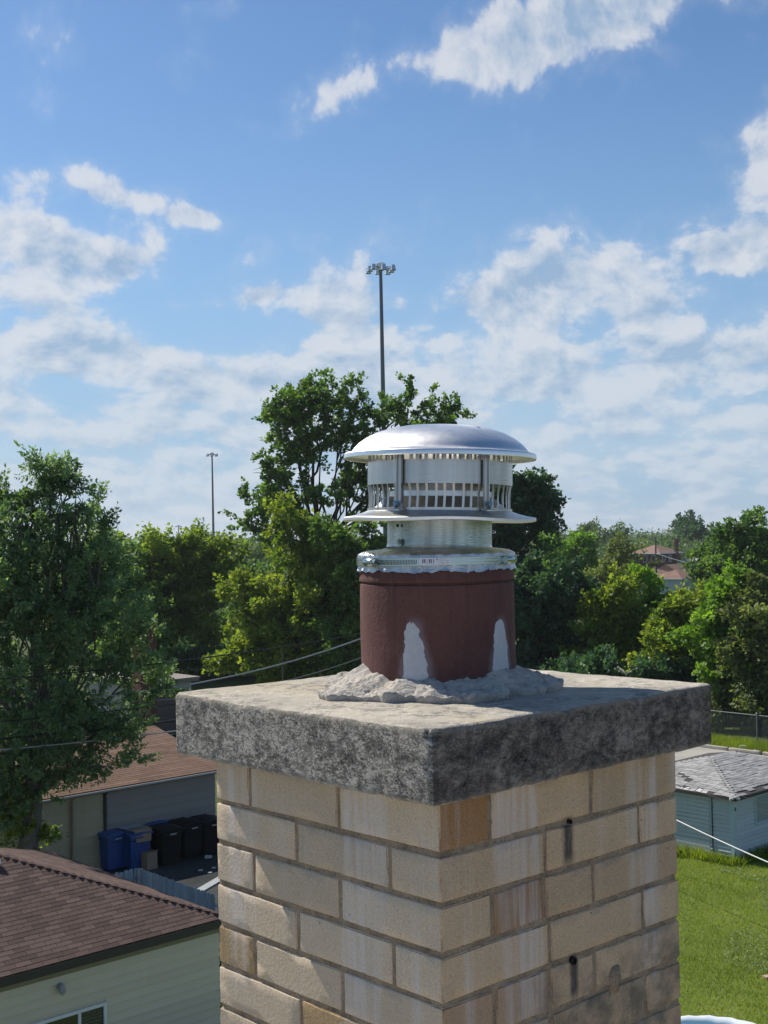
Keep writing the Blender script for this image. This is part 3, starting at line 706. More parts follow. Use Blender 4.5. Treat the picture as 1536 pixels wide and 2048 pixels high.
# foil apron folded over the flue's rim: pleated, torn along its lower edge
zt0 = -.0215 + CAMZ - VB; zfb = cam_z(876, 1146) + ROOFZ - VB
na = 240; aa = np.linspace(0, 2 * np.pi, na, endpoint=False); vs = []
pl = np.zeros(na); x = 0.0
rs = np.random.default_rng(5)
while x < 2 * np.pi:
    wdt = rs.uniform(.10, .24); k = (aa >= x) & (aa < x + wdt); pl[k] = (aa[k] - x) / wdt; x += wdt
low_e = .0050 * fbm(np.stack([np.cos(aa) * 3, np.sin(aa) * 3, aa * 0], 1), 4, 41) + .002 * pl
for r_, z_, pk, lk in ((.0895, zt0 + .0005, 0, 0), (.094, zt0 - .0012, .0, 0), (.110, zt0 - .0030, .4, 0), (.126, zt0 - .0058, .8, 0), (FR + .0015, zt0 - .0100, 1, 0), (FR + .0030, zt0 - .0150, 1, 0), (FR + .0022, (zt0 + zfb) / 2 - .004, .5, 0), (FR + .0022, zfb + .008, .7, .3), (FR + .0040, zfb, 1.6, 1.0)):
    rr = r_ + pk * .0022 * (pl - .4) + pk * .0008 * vnoise(np.stack([np.cos(aa) * 8, np.sin(aa) * 8, aa * 0 + z_ * 100], 1), 3)
    vs.append(np.stack([rr * np.cos(aa), rr * np.sin(aa), z_ + lk * low_e + pk * .0006 * np.sin(aa * 31)], 1))
nrr = len(vs); mb = MB(); mb.add(np.concatenate(vs), [(i * na + j, i * na + (j + 1) % na, (i + 1) * na + (j + 1) % na, (i + 1) * na + j) for i in range(nrr - 1) for j in range(na)])
fo = mb.build('foil_apron', FOIL, vent); sharp_smooth(fo, 28)
fo['label'] = 'pleated silver foil folded over the rim of the flue'
# hose clamp: strap, slotted stretch, two screw housings, paper label
zs = cam_z(876, 1123) + ROOFZ - VB; RS = FR + .0052; hs = .0062
mb = MB(); mb.lathe([(RS, zs - hs), (RS + .0008, zs - hs), (RS + .0008, zs + hs), (RS, zs + hs), (RS, zs - hs)], 160)
strap = mb.build('clamp_strap', STEEL, vent); sharp_smooth(strap, 40)
def f_ang(px, row=1123):
    d = unproj(px, row); q0 = CAMP - np.array([fc[0], fc[1], 0]); a_ = d[0] ** 2 + d[1] ** 2; b_ = 2 * (q0[0] * d[0] + q0[1] * d[1]); c_ = q0[0] ** 2 + q0[1] ** 2 - RS * RS
    s_ = b_ * b_ - 4 * a_ * c_; t_ = (-b_ - math.sqrt(max(s_, 0))) / (2 * a_); p = q0 + d * t_; return math.atan2(p[1], p[0])
SLOT = simple('slot_dark', (.03, .035, .035), .6)
for k in range(26):
    a_ = f_ang(760) + (f_ang(832) - f_ang(760)) * k / 25; mb = MB(); n_ = np.array([math.cos(a_), math.sin(a_), 0]); t_ = np.array([-math.sin(a_), math.cos(a_), 0])
    mb.obox(n_ * (RS + .0003) - t_ * .00055 + np.array([0, 0, zs - .0042]), t_ * .0011, n_ * .0008, t_ * .0012 + np.array([0, 0, .0080])); mb.build('strap_slot', SLOT, strap)
for px, hw in ((745, .0135), (1013, .0135)):
    a_ = f_ang(px); n_ = np.array([math.cos(a_), math.sin(a_), 0]); t_ = np.array([-math.sin(a_), math.cos(a_), 0]); c0 = n_ * (RS + .0050) + np.array([0, 0, zs])
    mb = MB(); mb.tube([c0 - t_ * hw, c0 - t_ * hw * .75, c0 + t_ * hw * .6, c0 + t_ * hw * .8], [.0055, .0070, .0070, .0058], 16)
    mb.tube([c0 + t_ * hw * .8, c0 + t_ * hw * .95], .0040, 12); mb.tube([c0 + t_ * hw * .95, c0 + t_ * hw * 1.3], .0056, 6)
    mb.obox(n_ * (RS + .0005) - t_ * hw * .8 + np.array([0, 0, zs - hs - .0006]), t_ * hw * 1.4, n_ * .0040, np.array([0, 0, hs * 2 + .0012]))
    sharp_smooth(mb.build('screw_housing', STEEL, strap), 40)
mt, nt, b = material('barcode_label'); uvn = nt.new('ShaderNodeUVMap'); uu, vv, _ = nt.sep(uvn.outputs[0])
wn = nt.new('ShaderNodeTexWhiteNoise', noise_dimensions='1D'); nt.l.new(nt.math('FLOOR', nt.math('MULTIPLY', uu, 95)), wn.inputs['W'])
inb = nt.math('MULTIPLY', nt.math('MULTIPLY', nt.math('GREATER_THAN', uu, .08), nt.math('LESS_THAN', uu, .48)), nt.math('MULTIPLY', nt.math('GREATER_THAN', vv, .34), nt.math('LESS_THAN', vv, .86)))
bars = nt.math('MULTIPLY', inb, nt.math('GREATER_THAN', wn.outputs[0], .45))
w2 = nt.new('ShaderNodeTexWhiteNoise', noise_dimensions='2D'); nt.l.new(nt.comb(nt.math('FLOOR', nt.math('MULTIPLY', uu, 70)), nt.math('FLOOR', nt.math('MULTIPLY', vv, 9)), 0.0), w2.inputs['Vector'])
tx = nt.math('MULTIPLY', nt.math('MULTIPLY', nt.math('GREATER_THAN', uu, .60), nt.math('LESS_THAN', uu, .95)), nt.math('MULTIPLY', nt.math('GREATER_THAN', nt.math('FRACT', nt.math('MULTIPLY', vv, 4.5)), .5), nt.math('GREATER_THAN', w2.outputs[0], .35)))
t2 = nt.math('MULTIPLY', nt.math('MULTIPLY', nt.math('GREATER_THAN', uu, .08), nt.math('LESS_THAN', uu, .48)), nt.math('MULTIPLY', nt.math('LESS_THAN', nt.math('ABSOLUTE', nt.math('SUBTRACT', vv, .20)), .06), nt.math('GREATER_THAN', w2.outputs[0], .4)))
lg = nt.math('MULTIPLY', nt.math('LESS_THAN', nt.math('ABSOLUTE', nt.math('SUBTRACT', uu, .57)), .018), nt.math('LESS_THAN', nt.math('ABSOLUTE', nt.math('SUBTRACT', vv, .78)), .11))
ink = nt.math('MAXIMUM', nt.math('MAXIMUM', bars, lg), nt.math('MULTIPLY', nt.math('MAXIMUM', tx, t2), .45))
nt.l.new(nt.mix(ink, (.66, .66, .70), (.05, .05, .07)), b.inputs['Base Color']); b.inputs['Roughness'].default_value = .45
a0, a1 = f_ang(840), f_ang(900); n = 16; vs = []; uvs = []
for k in range(n + 1):
    a_ = a0 + (a1 - a0) * k / n
    for s_ in (-1, 1): vs.append(((RS + .0013) * math.cos(a_), (RS + .0013) * math.sin(a_), zs + s_ * .0060)); uvs.append((k / n, (s_ + 1) / 2))
mb = MB(); f = [(2 * k, 2 * k + 2, 2 * k + 3, 2 * k + 1) for k in range(n)]; mb.add(vs, f); lb = mb.build('paper_label', mt, strap, smooth=True)
uvl = lb.data.uv_layers.new(name='UVMap')
for lp in lb.data.loops: uvl.data[lp.index].uv = uvs[lp.vertex_index]
lb['label'] = 'white paper label with a black barcode'
# a small weed rooted on the crown's far edge
wp = on_z(1252, 1348, corner[2] + TH + .002); wd = empty('weed', wp, 0, 'tiny pale weed growing on the far edge of the concrete crown', 'weed')
WEED = simple('weed_pale', (.34, .36, .26), .8)
for k in range(7):
    a_ = random.uniform(0, 6.28); l_ = random.uniform(.012, .028); mb = MB(); t_ = np.linspace(0, 1, 6)
    pts = np.stack([np.cos(a_) * l_ * t_ ** 1.6, np.sin(a_) * l_ * t_ ** 1.6, l_ * (t_ - .35 * t_ ** 2) * .9 - .003], 1); mb.tube(pts, np.linspace(.0007, .0004, 6), 5)
    e = pts[-1]; mb.tube([e - [0, 0, .0015], e, e + [0, 0, .002]], [.0005, .0022, .0004], 6); mb.build('stem', WEED, wd)
# ------------------------------------------------------------------ the house it stands on, below the frame
ROOFT = simple('pale_bounce_roof', (.44, .40, .34), .95, .2, 3, bump=.3)  # unseen roof, its pale gravel colour chosen to bounce warm light onto the bricks
HB = simple('house_brick', (.33, .24, .16), .9, .2, 8, bump=.3)
house = empty('house', (0, 0, 0), CHR, 'brick house with flat roof that carries the chimney', 'house')
lc = np.array([corner @ U, corner @ V])
mb = MB(); mb.box(lc[0] - 7, lc[0] + 1.2, lc[1] - 9, lc[1] + 1.2, 0, ROOFZ - .12); mb.build('wall', HB, house)
mb = MB(); mb.box(lc[0] - 7.05, lc[0] + 1.25, lc[1] - 9.05, lc[1] + 1.25, ROOFZ - .118, ROOFZ - .002); mb.build('roof', ROOFT, house)
# ------------------------------------------------------------------ ground, lawn, alley
def soil_mat(name, stops, sc=.35, fine=30):
    mt, nt, b = material(name); co = mapped(nt); n1 = nt.noise(co, sc, 6, .6); n2 = nt.noise(co, fine, 4, .65)
    v = nt.math('ADD', nt.math('MULTIPLY', n1, .6), nt.math('MULTIPLY', n2, .4))
    nt.l.new(nt.ramp(v, stops), b.inputs['Base Color']); b.inputs['Roughness'].default_value = .95; b.inputs['Specular IOR Level'].default_value = .2
    nt.l.new(nt.bump(n2, .6, .03), b.inputs['Normal']); return mt
GROUND = soil_mat('ground_green', [(.3, (.035, .055, .016)), (.5, (.06, .085, .025)), (.7, (.09, .10, .04))], .02, 2)
LAWN = soil_mat('lawn_soil', [(.3, (.08, .115, .02)), (.5, (.13, .17, .03)), (.7, (.19, .21, .05))], .5, 20)
CONC = soil_mat('alley_concrete', [(.3, (.26, .25, .22)), (.5, (.36, .345, .30)), (.7, (.44, .42, .37))], .6, 14)
ASPH = soil_mat('yard_asphalt', [(.3, (.018, .021, .022)), (.5, (.038, .042, .042)), (.7, (.085, .09, .088))], .5, 10)
mb = MB(); n = 40
gx = np.linspace(-1500, 1500, n); gy = np.concatenate([np.linspace(-60, 140, 20), np.linspace(160, 4500, 20)])
mb.add([(x, y, 0) for y in gy for x in gx], [(j * n + i, j * n + i + 1, (j + 1) * n + i + 1, (j + 1) * n + i) for j in range(len(gy) - 1) for i in range(n - 1)])
tag(mb.build('ground', GROUND), kind='structure')
# lawn: a sheet with low unevenness, from the shed back towards the house
def uv_pt(a, b_, z=0): return U * a + V * b_ + np.array([0, 0, z])
def sheet(name, a0, a1, b0, b1, z, mat, n=30, amp=.0, kind='structure'):
    A, B = np.meshgrid(np.linspace(a0, a1, n), np.linspace(b0, b1, n)); P = A.ravel()[:, None] * U + B.ravel()[:, None] * V
    P[:, 2] = z + amp * (1 + fbm(P * .7, 3, 61)); mb = MB()
    mb.add(P, [(j * n + i, j * n + i + 1, (j + 1) * n + i + 1, (j + 1) * n + i) for j in range(n - 1) for i in range(n - 1)])
    return tag(mb.build(name, mat), kind=kind)
curbA = on_z(1420, 1497); curbB = on_z(1536, 1513)
cu_ = (curbA @ U + curbB @ U) / 2                   # kerb line: constant U
shedC = on_z(1469, 1726)                            # near corner of the blue shed
su, sv = shedC @ U, shedC @ V
sheet('lawn', su - 32, su + 4, sv - 30, sv + 2.6, .004, LAWN, 60, .015)
sheet('alley', cu_ - 5.2, cu_, sv - 60, sv + 34, .012, CONC, 40)
KERB = simple('kerb_concrete', (.40, .36, .31), .9, .25, 5, bump=.5, bscale=20)
for k in range(10):                                 # kerb stones, one by one
    b0 = (curbA @ V) - 9 + k * 1.62; ln = 1.55 if k % 3 else 1.46
    P, q = rough_box(0, .17, 0, ln, -.02, .15, 3, 6, 3, .015, .008, 4, 300 + k, .02, 9); mb = MB(); mb.add(P, q)
    o = sharp_smooth(mb.build('kerb_stone', KERB, None, fix=False), 50); p = uv_pt(cu_ + .02 + random.uniform(-.02, .02), b0)
    o.location = p; o.rotation_euler = (0, 0, CHR + random.uniform(-.012, .012)); tag(o, 'pale concrete kerb stone along the alley below the chain-link fence', 'kerb stone', 'kerb stones along the alley')
# grass ------------------------------------------------------------
def leafmat(name, col, col2, trans=.35, rough=.55, var=.5):
    mt = bpy.data.materials.new(name); mt.use_nodes = True; nt = NT(mt.node_tree); b = nt.n['Principled BSDF']
    at_ = nt.new('ShaderNodeAttribute', attribute_name='tint'); t = at_.outputs['Fac']
    c = nt.mix(t, col, col2)
    nt.l.new(c, b.inputs['Base Color']); b.inputs['Roughness'].default_value = rough; b.inputs['Specular IOR Level'].default_value = .35
    tr = nt.new('ShaderNodeBsdfTranslucent'); nt.l.new(nt.mix(1.0, c, (1.25, 1.35, .55), 'MULTIPLY'), tr.inputs[0])
    mx = nt.new('ShaderNodeMixShader'); mx.inputs[0].default_value = trans
    nt.l.new(b.outputs[0], mx.inputs[1]); nt.l.new(tr.outputs[0], mx.inputs[2]); nt.l.new(mx.outputs[0], nt.n['Material Output'].inputs[0])
    return mt
def raw_mesh(name, verts, nper, tint, mat, parent=None):
    """many small faces of nper corners each, with one tint value per face"""
    nf = len(verts) // nper; me = bpy.data.meshes.new(name)
    me.vertices.add(len(verts)); me.vertices.foreach_set('co', np.ascontiguousarray(verts, np.float32).ravel())
    me.loops.add(nf * nper); me.loops.foreach_set('vertex_index', np.arange(nf * nper, dtype=np.int32))
    me.polygons.add(nf); me.polygons.foreach_set('loop_start', np.arange(0, nf * nper, nper, dtype=np.int32))
    try: me.polygons.foreach_set('loop_total', np.full(nf, nper, np.int32))
    except Exception: pass
    at_ = me.attributes.new('tint', 'FLOAT', 'FACE'); at_.data.foreach_set('value', np.asarray(tint, np.float32))
    me.materials.append(mat); me.update(calc_edges=True); me.validate()
    return link(name, me, parent)
GRASS = leafmat('grass_blades', (.10, .155, .014), (.31, .37, .045), .47)
CLOVER = leafmat('clover_leaves', (.10, .16, .05), (.30, .36, .22), .3)
def blades(name, P, hgt, wdt, mat, label, cat, tintf=None):
    n = len(P); a = RNG.uniform(0, 2 * np.pi, n); lean_ = RNG.normal(0, .45, (n, 2)); h = hgt * RNG.uniform(.5, 1.3, n)
    side = np.stack([np.cos(a), np.sin(a), np.zeros(n)], 1) * (wdt * RNG.uniform(.7, 1.3, n))[:, None]
    tip = P + np.stack([lean_[:, 0] * h, lean_[:, 1] * h, h], 1)
    v = np.stack([P - side, P + side, tip], 1).reshape(-1, 3)
    t = np.clip(.5 + .35 * fbm(P * .55, 4, 71) * 1.6 + RNG.normal(0, .16, n), 0, 1) if tintf is None else tintf
    return tag(raw_mesh(name, v, 3, t, mat), label, cat, kind='stuff')
def scatter(a0, a1, b0, b1, n):
    A = RNG.uniform(a0, a1, n); B = RNG.uniform(b0, b1, n); P = A[:, None] * U + B[:, None] * V; return P
P = np.concatenate([scatter(su - 26, su + 3.5, sv - 26, sv + 1.8, 520000)])
px = (P[:, 0] / P[:, 1]) * F + CX
keep = (px > 1310) & (px < 1640) & (P[:, 1] > 24) & (P[:, 1] < 44); P = P[keep]
shed_in = ((P @ U) > su - .05) & ((P @ U) < su + 6) & ((P @ V) > sv - .05); P = P[~shed_in]
P[:, 2] = .012
dens = fbm(P * .8, 3, 77)
blades('lawn_grass', P, .085, .008, GRASS, 'bright mown grass of the lawn beside the chimney', 'grass')
Pc = P[(fbm(P * .45 + 5, 3, 81) > .12) & (RNG.random(len(P)) < .30)] + np.array([0, 0, .05])
n = len(Pc); a = RNG.uniform(0, 6.28, n); s_ = .020 * RNG.uniform(.6, 1.3, n)
off = lambda k: np.stack([np.cos(a + k) * s_, np.sin(a + k) * s_, RNG.normal(0, .006, n) + RNG.uniform(0, .03)], 1)
v = np.stack([Pc + off(0), Pc + off(1.57), Pc + off(3.14), Pc + off(4.71)], 1).reshape(-1, 3)
tag(raw_mesh('clover', v, 4, RNG.random(n) ** 1.5, CLOVER), 'pale clover patches in the mown lawn', 'clover', kind='stuff')
# rough grass between kerb and fence
P = scatter(cu_ + .2, cu_ + 2.6, (curbA @ V) - 14, (curbA @ V) + 12, 26000); P[:, 2] = .0
blades('verge_grass', P, .30, .014, GRASS, 'tall rough grass between the kerb and the chain-link fence', 'grass')
P = np.concatenate([shedC + U * RNG.uniform(-.5, 0, (1600, 1)) + V * RNG.uniform(-.2, 4, (1600, 1)), shedC - V * RNG.uniform(0, .4, (900, 1)) + U * RNG.uniform(-.3, 4, (900, 1))]); P[:, 2] = 0
blades('shed_weeds', P, .33, .016, GRASS, 'long uncut grass along the foot of the blue shed', 'grass')
# ------------------------------------------------------------------ near garage: shingled hip roof, pale lap siding
def shingle_mat(name, cols, rnd=.22, sc=25):
    mt, nt, b = material(name); co = mapped(nt); oi = nt.new('ShaderNodeObjectInfo')
    at_ = nt.new('ShaderNodeAttribute', attribute_name='tint')
    n1 = nt.noise(co, sc, 5, .7); n2 = nt.noise(mapped(nt, kind='Object'), 1.1, 4, .6)
    r_ = nt.math('FRACT', nt.math('ADD', nt.math('MULTIPLY', oi.outputs['Random'], 1.0), at_.outputs['Fac']))
    c = nt.ramp(r_, [(0, cols[0]), (.5, cols[1]), (1, cols[2])])
    k = nt.lin(n1, .25, .75, 1 - rnd, 1 + rnd); c = nt.mix(1.0, c, nt.comb(k, k, k), 'MULTIPLY')
    k = nt.lin(n2, .3, .7, .85, 1.12); c = nt.mix(1.0, c, nt.comb(k, k, k), 'MULTIPLY')
    nt.l.new(c, b.inputs['Base Color']); b.inputs['Roughness'].default_value = .93; b.inputs['Specular IOR Level'].default_value = .2
    nt.l.new(nt.bump(nt.noise(co, 260, 2), .5, .004), b.inputs['Normal']); return mt
def siding_mat(name, col, var=.10):
    mt, nt, b = material(name); co = mapped(nt); n1 = nt.noise(co, 1.2, 5, .6); st = nt.noise(mapped(nt, 6, 6, .6), 1, 4, .6)
    oi = nt.new('ShaderNodeObjectInfo'); k = nt.lin(oi.outputs['Random'], 0, 1, .94, 1.05)
    c = nt.mix(nt.math('MULTIPLY', nt.math('ADD', n1, st), .5), tuple(v * (1 - var) for v in col), tuple(v * (1 + var) for v in col))
    c = nt.mix(1.0, c, nt.comb(k, k, k), 'MULTIPLY')
    nt.l.new(c, b.inputs['Base Color']); b.inputs['Roughness'].default_value = .6; return mt
SH_BROWN = shingle_mat('shingle_brown', [(.082, .054, .047), (.108, .071, .060), (.138, .094, .078)])
SH_TAN = shingle_mat('shingle_reddish', [(.145, .090, .063), (.18, .112, .08), (.215, .138, .10)], .15, 9)
SH_GREY = shingle_mat('shingle_grey', [(.25, .245, .24), (.33, .325, .315), (.41, .40, .385)], .2, 14)
SID_PALE = siding_mat('siding_sage', (.62, .54, .40)); SID_GREY = siding_mat('siding_taupe', (.235, .215, .195)); SID_OCHRE = siding_mat('siding_ochre', (.36, .31, .19), .2)
FASCIA = simple('fascia_dark', (.045, .038, .036), .5, .2); SOFFIT = simple('soffit_olive', (.22, .20, .12), .6); WHITE = simple('white_trim', (.74, .74, .72), .45)
GLASS = simple('window_dark', (.015, .02, .022), .08, spec=.8)
def frame_axes(): return U, V
Zh = np.array([0, 0, 1.0])
def lap_boards(parent, p0, along, length, up_h, n, expo, out, mat, z0, name='siding_board', skip=None):
    """lap siding: each board its own wedge"""
    for k in range(n):
        z = z0 + k * expo
        for (s0, s1) in ([(0, length)] if skip is None else skip(z, z + expo, length)):
            if s1 - s0 < .02: continue
            mb = MB(); p = p0 + along * s0 + Zh * (z - p0[2]); a = along * (s1 - s0)
            tri = [p, p + out * .034 + Zh * .004, p + out * .034 + Zh * .022, p + out * .006 + Zh * (expo - .003), p + Zh * (expo - .003)]
            mb.prism(tri, a); mb.build(name, mat, parent)
EZ = 2.5
ec = on_z(456, 1833.5, EZ)                            # near right-hand eave corner, hidden behind the chimney
G1D, G1L, G1P = 7.4, 12.0, .385                     # depth along V, length along -U, roof pitch
g1 = empty('garage', (ec[0], ec[1], 0), 0, 'garage with brown shingled hip roof and pale sage lap siding', 'garage')
def gl(p): return np.asarray(p, float) - np.array([ec[0], ec[1], 0])
EC = gl(ec)                                         # (0,0,EZ)
half = G1D / 2; AZ = EZ + half * G1P
def slope_pt(s, t): return EC - U * s + V * t + Zh * (t * G1P)      # front slope: s along the eave, t up the slope (plan)
apexR = EC - U * half + V * half + Zh * (half * G1P); apexL = apexR - U * (G1L - 2 * half)
farR = EC + V * G1D; farL = farR - U * G1L; nearL = EC - U * G1L
deck = MB(); dn = Zh * -.03
deck.poly([EC + dn, nearL + dn, apexL + dn, apexR + dn]); deck.poly([EC + dn, apexR + dn, farR + dn]); deck.poly([farR + dn, apexR + dn, apexL + dn, farL + dn]); deck.poly([nearL + dn, farL + dn, apexL + dn])
roof = deck.build('roof', SH_BROWN, g1)
expo_t, tabw = .127, .305
run = math.sqrt(1 + G1P ** 2); dt = expo_t / run
nrm = np.cross(-U, V + Zh * G1P); nrm /= np.linalg.norm(nrm); nrm *= np.sign(nrm[2])
slope_dir = (V + Zh * G1P) / run
tabs = []
rows_n = int(half / dt)
for r_ in range(rows_n):
    t = r_ * dt; off = (r_ % 2) * tabw / 2 + random.uniform(-.012, .012)
    k = -1
    while True:
        s0 = k * tabw + off; s1 = s0 + tabw - .007; k += 1
        if s0 > G1L - t: break
        lo0, lo1 = max(s0, t * 1.0), min(s1, G1L - t)
        if lo1 - lo0 < .03: continue
        tabs.append((r_, t, lo0, lo1))
def vis_key(tb):
    c = slope_pt((tb[2] + tb[3]) / 2, tb[1] + dt / 2) + np.array([ec[0], ec[1], 0]); px = c[0] / c[1] * F + CX
    return (0 if -30 < px < 455 else 1, c[1])
tabs.sort(key=vis_key)
std = None; rest = MB(); rest_t = []
for i, (r_, t, s0, s1) in enumerate(tabs):
    ln = s1 - s0; full = abs(ln - (tabw - .007)) < 1e-6
    p = slope_pt(s1, t) + nrm * .004 - slope_dir * .004
    lift = nrm * .006
    if i < 300:
        if full and std is not None: o = bpy.data.objects.new('shingle', std); COL.objects.link(o); o.parent = roof
        else:
            mb = MB(); q = np.zeros(3)
            v = [q, U * ln, U * ln + slope_dir * (expo_t + .012) - lift * .9, slope_dir * (expo_t + .012) - lift * .9]
            mb.prism([np.asarray(x) - lift * .5 for x in v], nrm * .006); o = mb.build('shingle', SH_BROWN, roof)
            if full: std = o.data
        o.location = p + nrm * random.uniform(0, .002)
    else:
        v = [p, p + U * ln, p + U * ln + slope_dir * (expo_t + .012) - lift * .9, p + slope_dir * (expo_t + .012) - lift * .9]
        rest.prism([np.asarray(x) - lift * .5 for x in v], nrm * .006)
o = rest.build('shingles', SH_BROWN, roof, fix=False); tag(o, kind='stuff')
at_ = o.data.attributes.new('tint', 'FLOAT', 'FACE'); at_.data.foreach_set('value', np.repeat(RNG.random(len(o.data.polygons) // 6), 6).astype(np.float32))
def stepped(parent, base, along, length_fn, updir, n, ex, mat, name, tabw=.305, ragged=0.0, seed=0, drop=None):
    """rows of shingle tabs joined into one covering: base + along*s, row by row up updir"""
    mb = MB(); nn = np.cross(along, updir); nn /= np.linalg.norm(nn); nn *= np.sign(nn[2]); tint = []; rs = np.random.default_rng(seed)
    for r_ in range(n):
        a0, a1 = length_fn(r_ * ex); off = (r_ % 2) * tabw / 2; s = a0 - off
        while s < a1:
            s0, s1 = max(s, a0), min(s + tabw - .008, a1); s += tabw
            if s1 - s0 < .02: continue
            if drop and drop(s0, r_): continue
            j = rs.uniform(-ragged, ragged, 3)
            p = base + along * s0 + updir * (r_ * ex + j[0]) + nn * (.008 + abs(j[2]) * .5); q = base + along * s1 + updir * (r_ * ex + j[1]) + nn * (.008 + abs(j[2]) * .5)
            mb.prism([p, q, q + updir * (ex + .015) - nn * .006, p + updir * (ex + .015) - nn * .006], nn * .007); tint.append(rs.random())
    o = mb.build(name, mat, parent, fix=False); at_ = o.data.attributes.new('tint', 'FLOAT', 'FACE')
    at_.data.foreach_set('value', np.repeat(tint, 6).astype(np.float32)); return tag(o, kind='stuff')
ud = (-U + Zh * G1P) / run                          # end slope, rising away from the right-hand eave
stepped(roof, EC, V, lambda d: (d / run, G1D - d / run), ud, int(half * run / expo_t), expo_t, SH_BROWN, 'end_shingles', seed=3)
# hip caps
hv = apexR - EC; hl = np.linalg.norm(hv); hd = hv / hl; hs_ = np.cross(hd, Zh); hs_ /= np.linalg.norm(hs_); hu = np.cross(hs_, hd)
def cap_row(p0, dirv, lng, parent, mat, step=.185, n0=0, sag=.052):
    s_ = np.cross(dirv, Zh); s_ /= np.linalg.norm(s_); u_ = np.cross(s_, dirv)
    n = int(lng / step); first = None
    for k in range(n):
        if first is None:
            mb = MB(); L_ = step + .07
            prof = [(-.15, -sag), (0, .012), (.15, -sag), (.15, -sag - .06), (0, -.05), (-.15, -sag - .06)]
            a_ = [s_ * x + u_ * (y + .003) for x, y in prof]; b_ = [s_ * x * .98 + u_ * y + dirv * L_ for x, y in prof]
            mb.add(a_ + b_, [tuple(range(6))[::-1], tuple(range(6, 12))] + [(i, (i + 1) % 6, 6 + (i + 1) % 6, 6 + i) for i in range(6)])
            o = first = mb.build('ridge_cap', mat, parent)
        else: o = bpy.data.objects.new('ridge_cap', first.data); COL.objects.link(o); o.parent = parent
        o.location = p0 + dirv * (k * step) + u_ * .004 + s_ * random.uniform(-.006, .006)
cap_row(EC, hd, hl, roof, SH_BROWN)
cap_row(apexR, -U, G1L - 2 * half, roof, SH_BROWN)
# fascia / gutter, soffit, frieze, walls
mb = MB(); mb.obox(EC - Zh * .17 - V * .03, -U * G1L, V * .03, Zh * .155); mb.build('fascia', FASCIA, g1)
mb = MB(); mb.obox(EC - Zh * .17 + U * .002, V * G1D, U * .03, Zh * .155); mb.build('fascia', FASCIA, g1)
OV = .14
mb = MB(); mb.obox(EC - Zh * .185, -U * G1L, V * OV, Zh * .014); mb.build('soffit', SOFFIT, g1)
mb = MB(); mb.obox(EC - Zh * .186 + V * OV, V * (G1D - OV), -U * OV, Zh * .014); mb.build('soffit', SOFFIT, g1)
wc = EC - U * OV + V * OV; wl = G1L - 2 * OV
mb = MB(); b0 = wc * [1, 1, 0]; mb.obox(b0 + V * .004 - U * .004, -U * (wl - .008), V * (G1D - 2 * OV - .008), Zh * (EZ - .19)); mb.build('wall', SID_PALE, g1)
mb = MB(); mb.obox(wc * [1, 1, 0] + Zh * (EZ - .30) - V * .030, -U * wl, V * .026, Zh * .112); mb.build('frieze_board', SOFFIT, g1)
# window placed from the photograph on the wall plane
wpt = wc + np.array([ec[0], ec[1], 0])
def wall_s(x, y): q = on_plane(x, y, wpt, V); return -(q - wpt) @ U, q[2]
ws0, wz1 = wall_s(208, 2003); wsm, _ = wall_s(157, 2021); ws1 = ws0 + 1.5; wz0 = wz1 - .75
def skipw(z0, z1, length):
    if z1 < wz0 - .02 or z0 > wz1 + .02: return [(0, length)]
    return [(0, ws0 - .03), (ws1 + .03, length)]
lap_boards(g1, b0, -U, wl, 0, 13, .163, -V, SID_PALE, .10, skip=skipw)
win = MB()
def wp_(s, z, o_=0): return b0 - U * s + Zh * z - V * o_
def bar(mb, s0, s1, z0, z1, d0=.0, d1=.055): mb.obox(wp_(s1, z0, d1), U * (s1 - s0), V * (d1 - d0), Zh * (z1 - z0))
fr = MB(); bar(fr, ws0 - .03, ws0 + .03, wz0, wz1 - .06); bar(fr, ws1 - .03, ws1 + .03, wz0, wz1 - .06); bar(fr, ws0 - .03, ws1 + .03, wz1 - .06, wz1); bar(fr, ws0 - .04, ws1 + .04, wz0 - .06, wz0)
wf = fr.build('window', WHITE, g1)
ml = MB(); bar(ml, wsm - .028, wsm + .028, wz0 + .001, wz1 - .061, .0, .045); ml.build('mullion', WHITE, wf)
for s0, s1 in ((ws0 + .03, wsm - .028), (wsm + .028, ws1 - .03)):
    pn = MB(); bar(pn, s0 + .001, s1 - .001, wz0 + .001, wz1 - .061, .012, .018); pn.build('pane', GLASS, wf)
CUR = simple('blind_slats', (.10, .12, .12), .6)
for k in range(9):
    bl = MB(); bar(bl, ws0 + .05, wsm - .05, wz1 - .12 - k * .06, wz1 - .105 - k * .06, .019, .023); bl.build('blind_slat', CUR, wf)
# wall lamp under the eave
ls, lz = wall_s(117, 1964); lam = tag(empty('wall_lamp', np.array([ec[0], ec[1], 0]) + wp_(ls, lz - .06)), 'small grey lamp fixed to the sage siding under the eave', 'lamp')
LAMPM = simple('lamp_grey', (.30, .30, .29), .5); Y_ = -V
mb = MB(); mb.tube([Y_ * .008, Y_ * .05], .062, 14); mb.build('mount', LAMPM, lam)
mb = MB(); mb.tube([Y_ * .05 + Zh * .02, Y_ * .10 + Zh * .035, Y_ * .14 + Zh * .02], [.02, .024, .02], 8); mb.tube([Y_ * .13 + Zh * .055, Y_ * .135 - Zh * .01, Y_ * .14 - Zh * .06, Y_ * .145 - Zh * .10], [.03, .058, .062, .052], 14); sharp_smooth(mb.build('shade', LAMPM, lam), 50)
mb = MB(); mb.tube([Y_ * .145 - Zh * .095, Y_ * .148 - Zh * .13, Y_ * .15 - Zh * .145], [.046, .04, .012], 12); sharp_smooth(mb.build('globe', simple('frosted', (.45, .45, .43), .3), lam), 60)
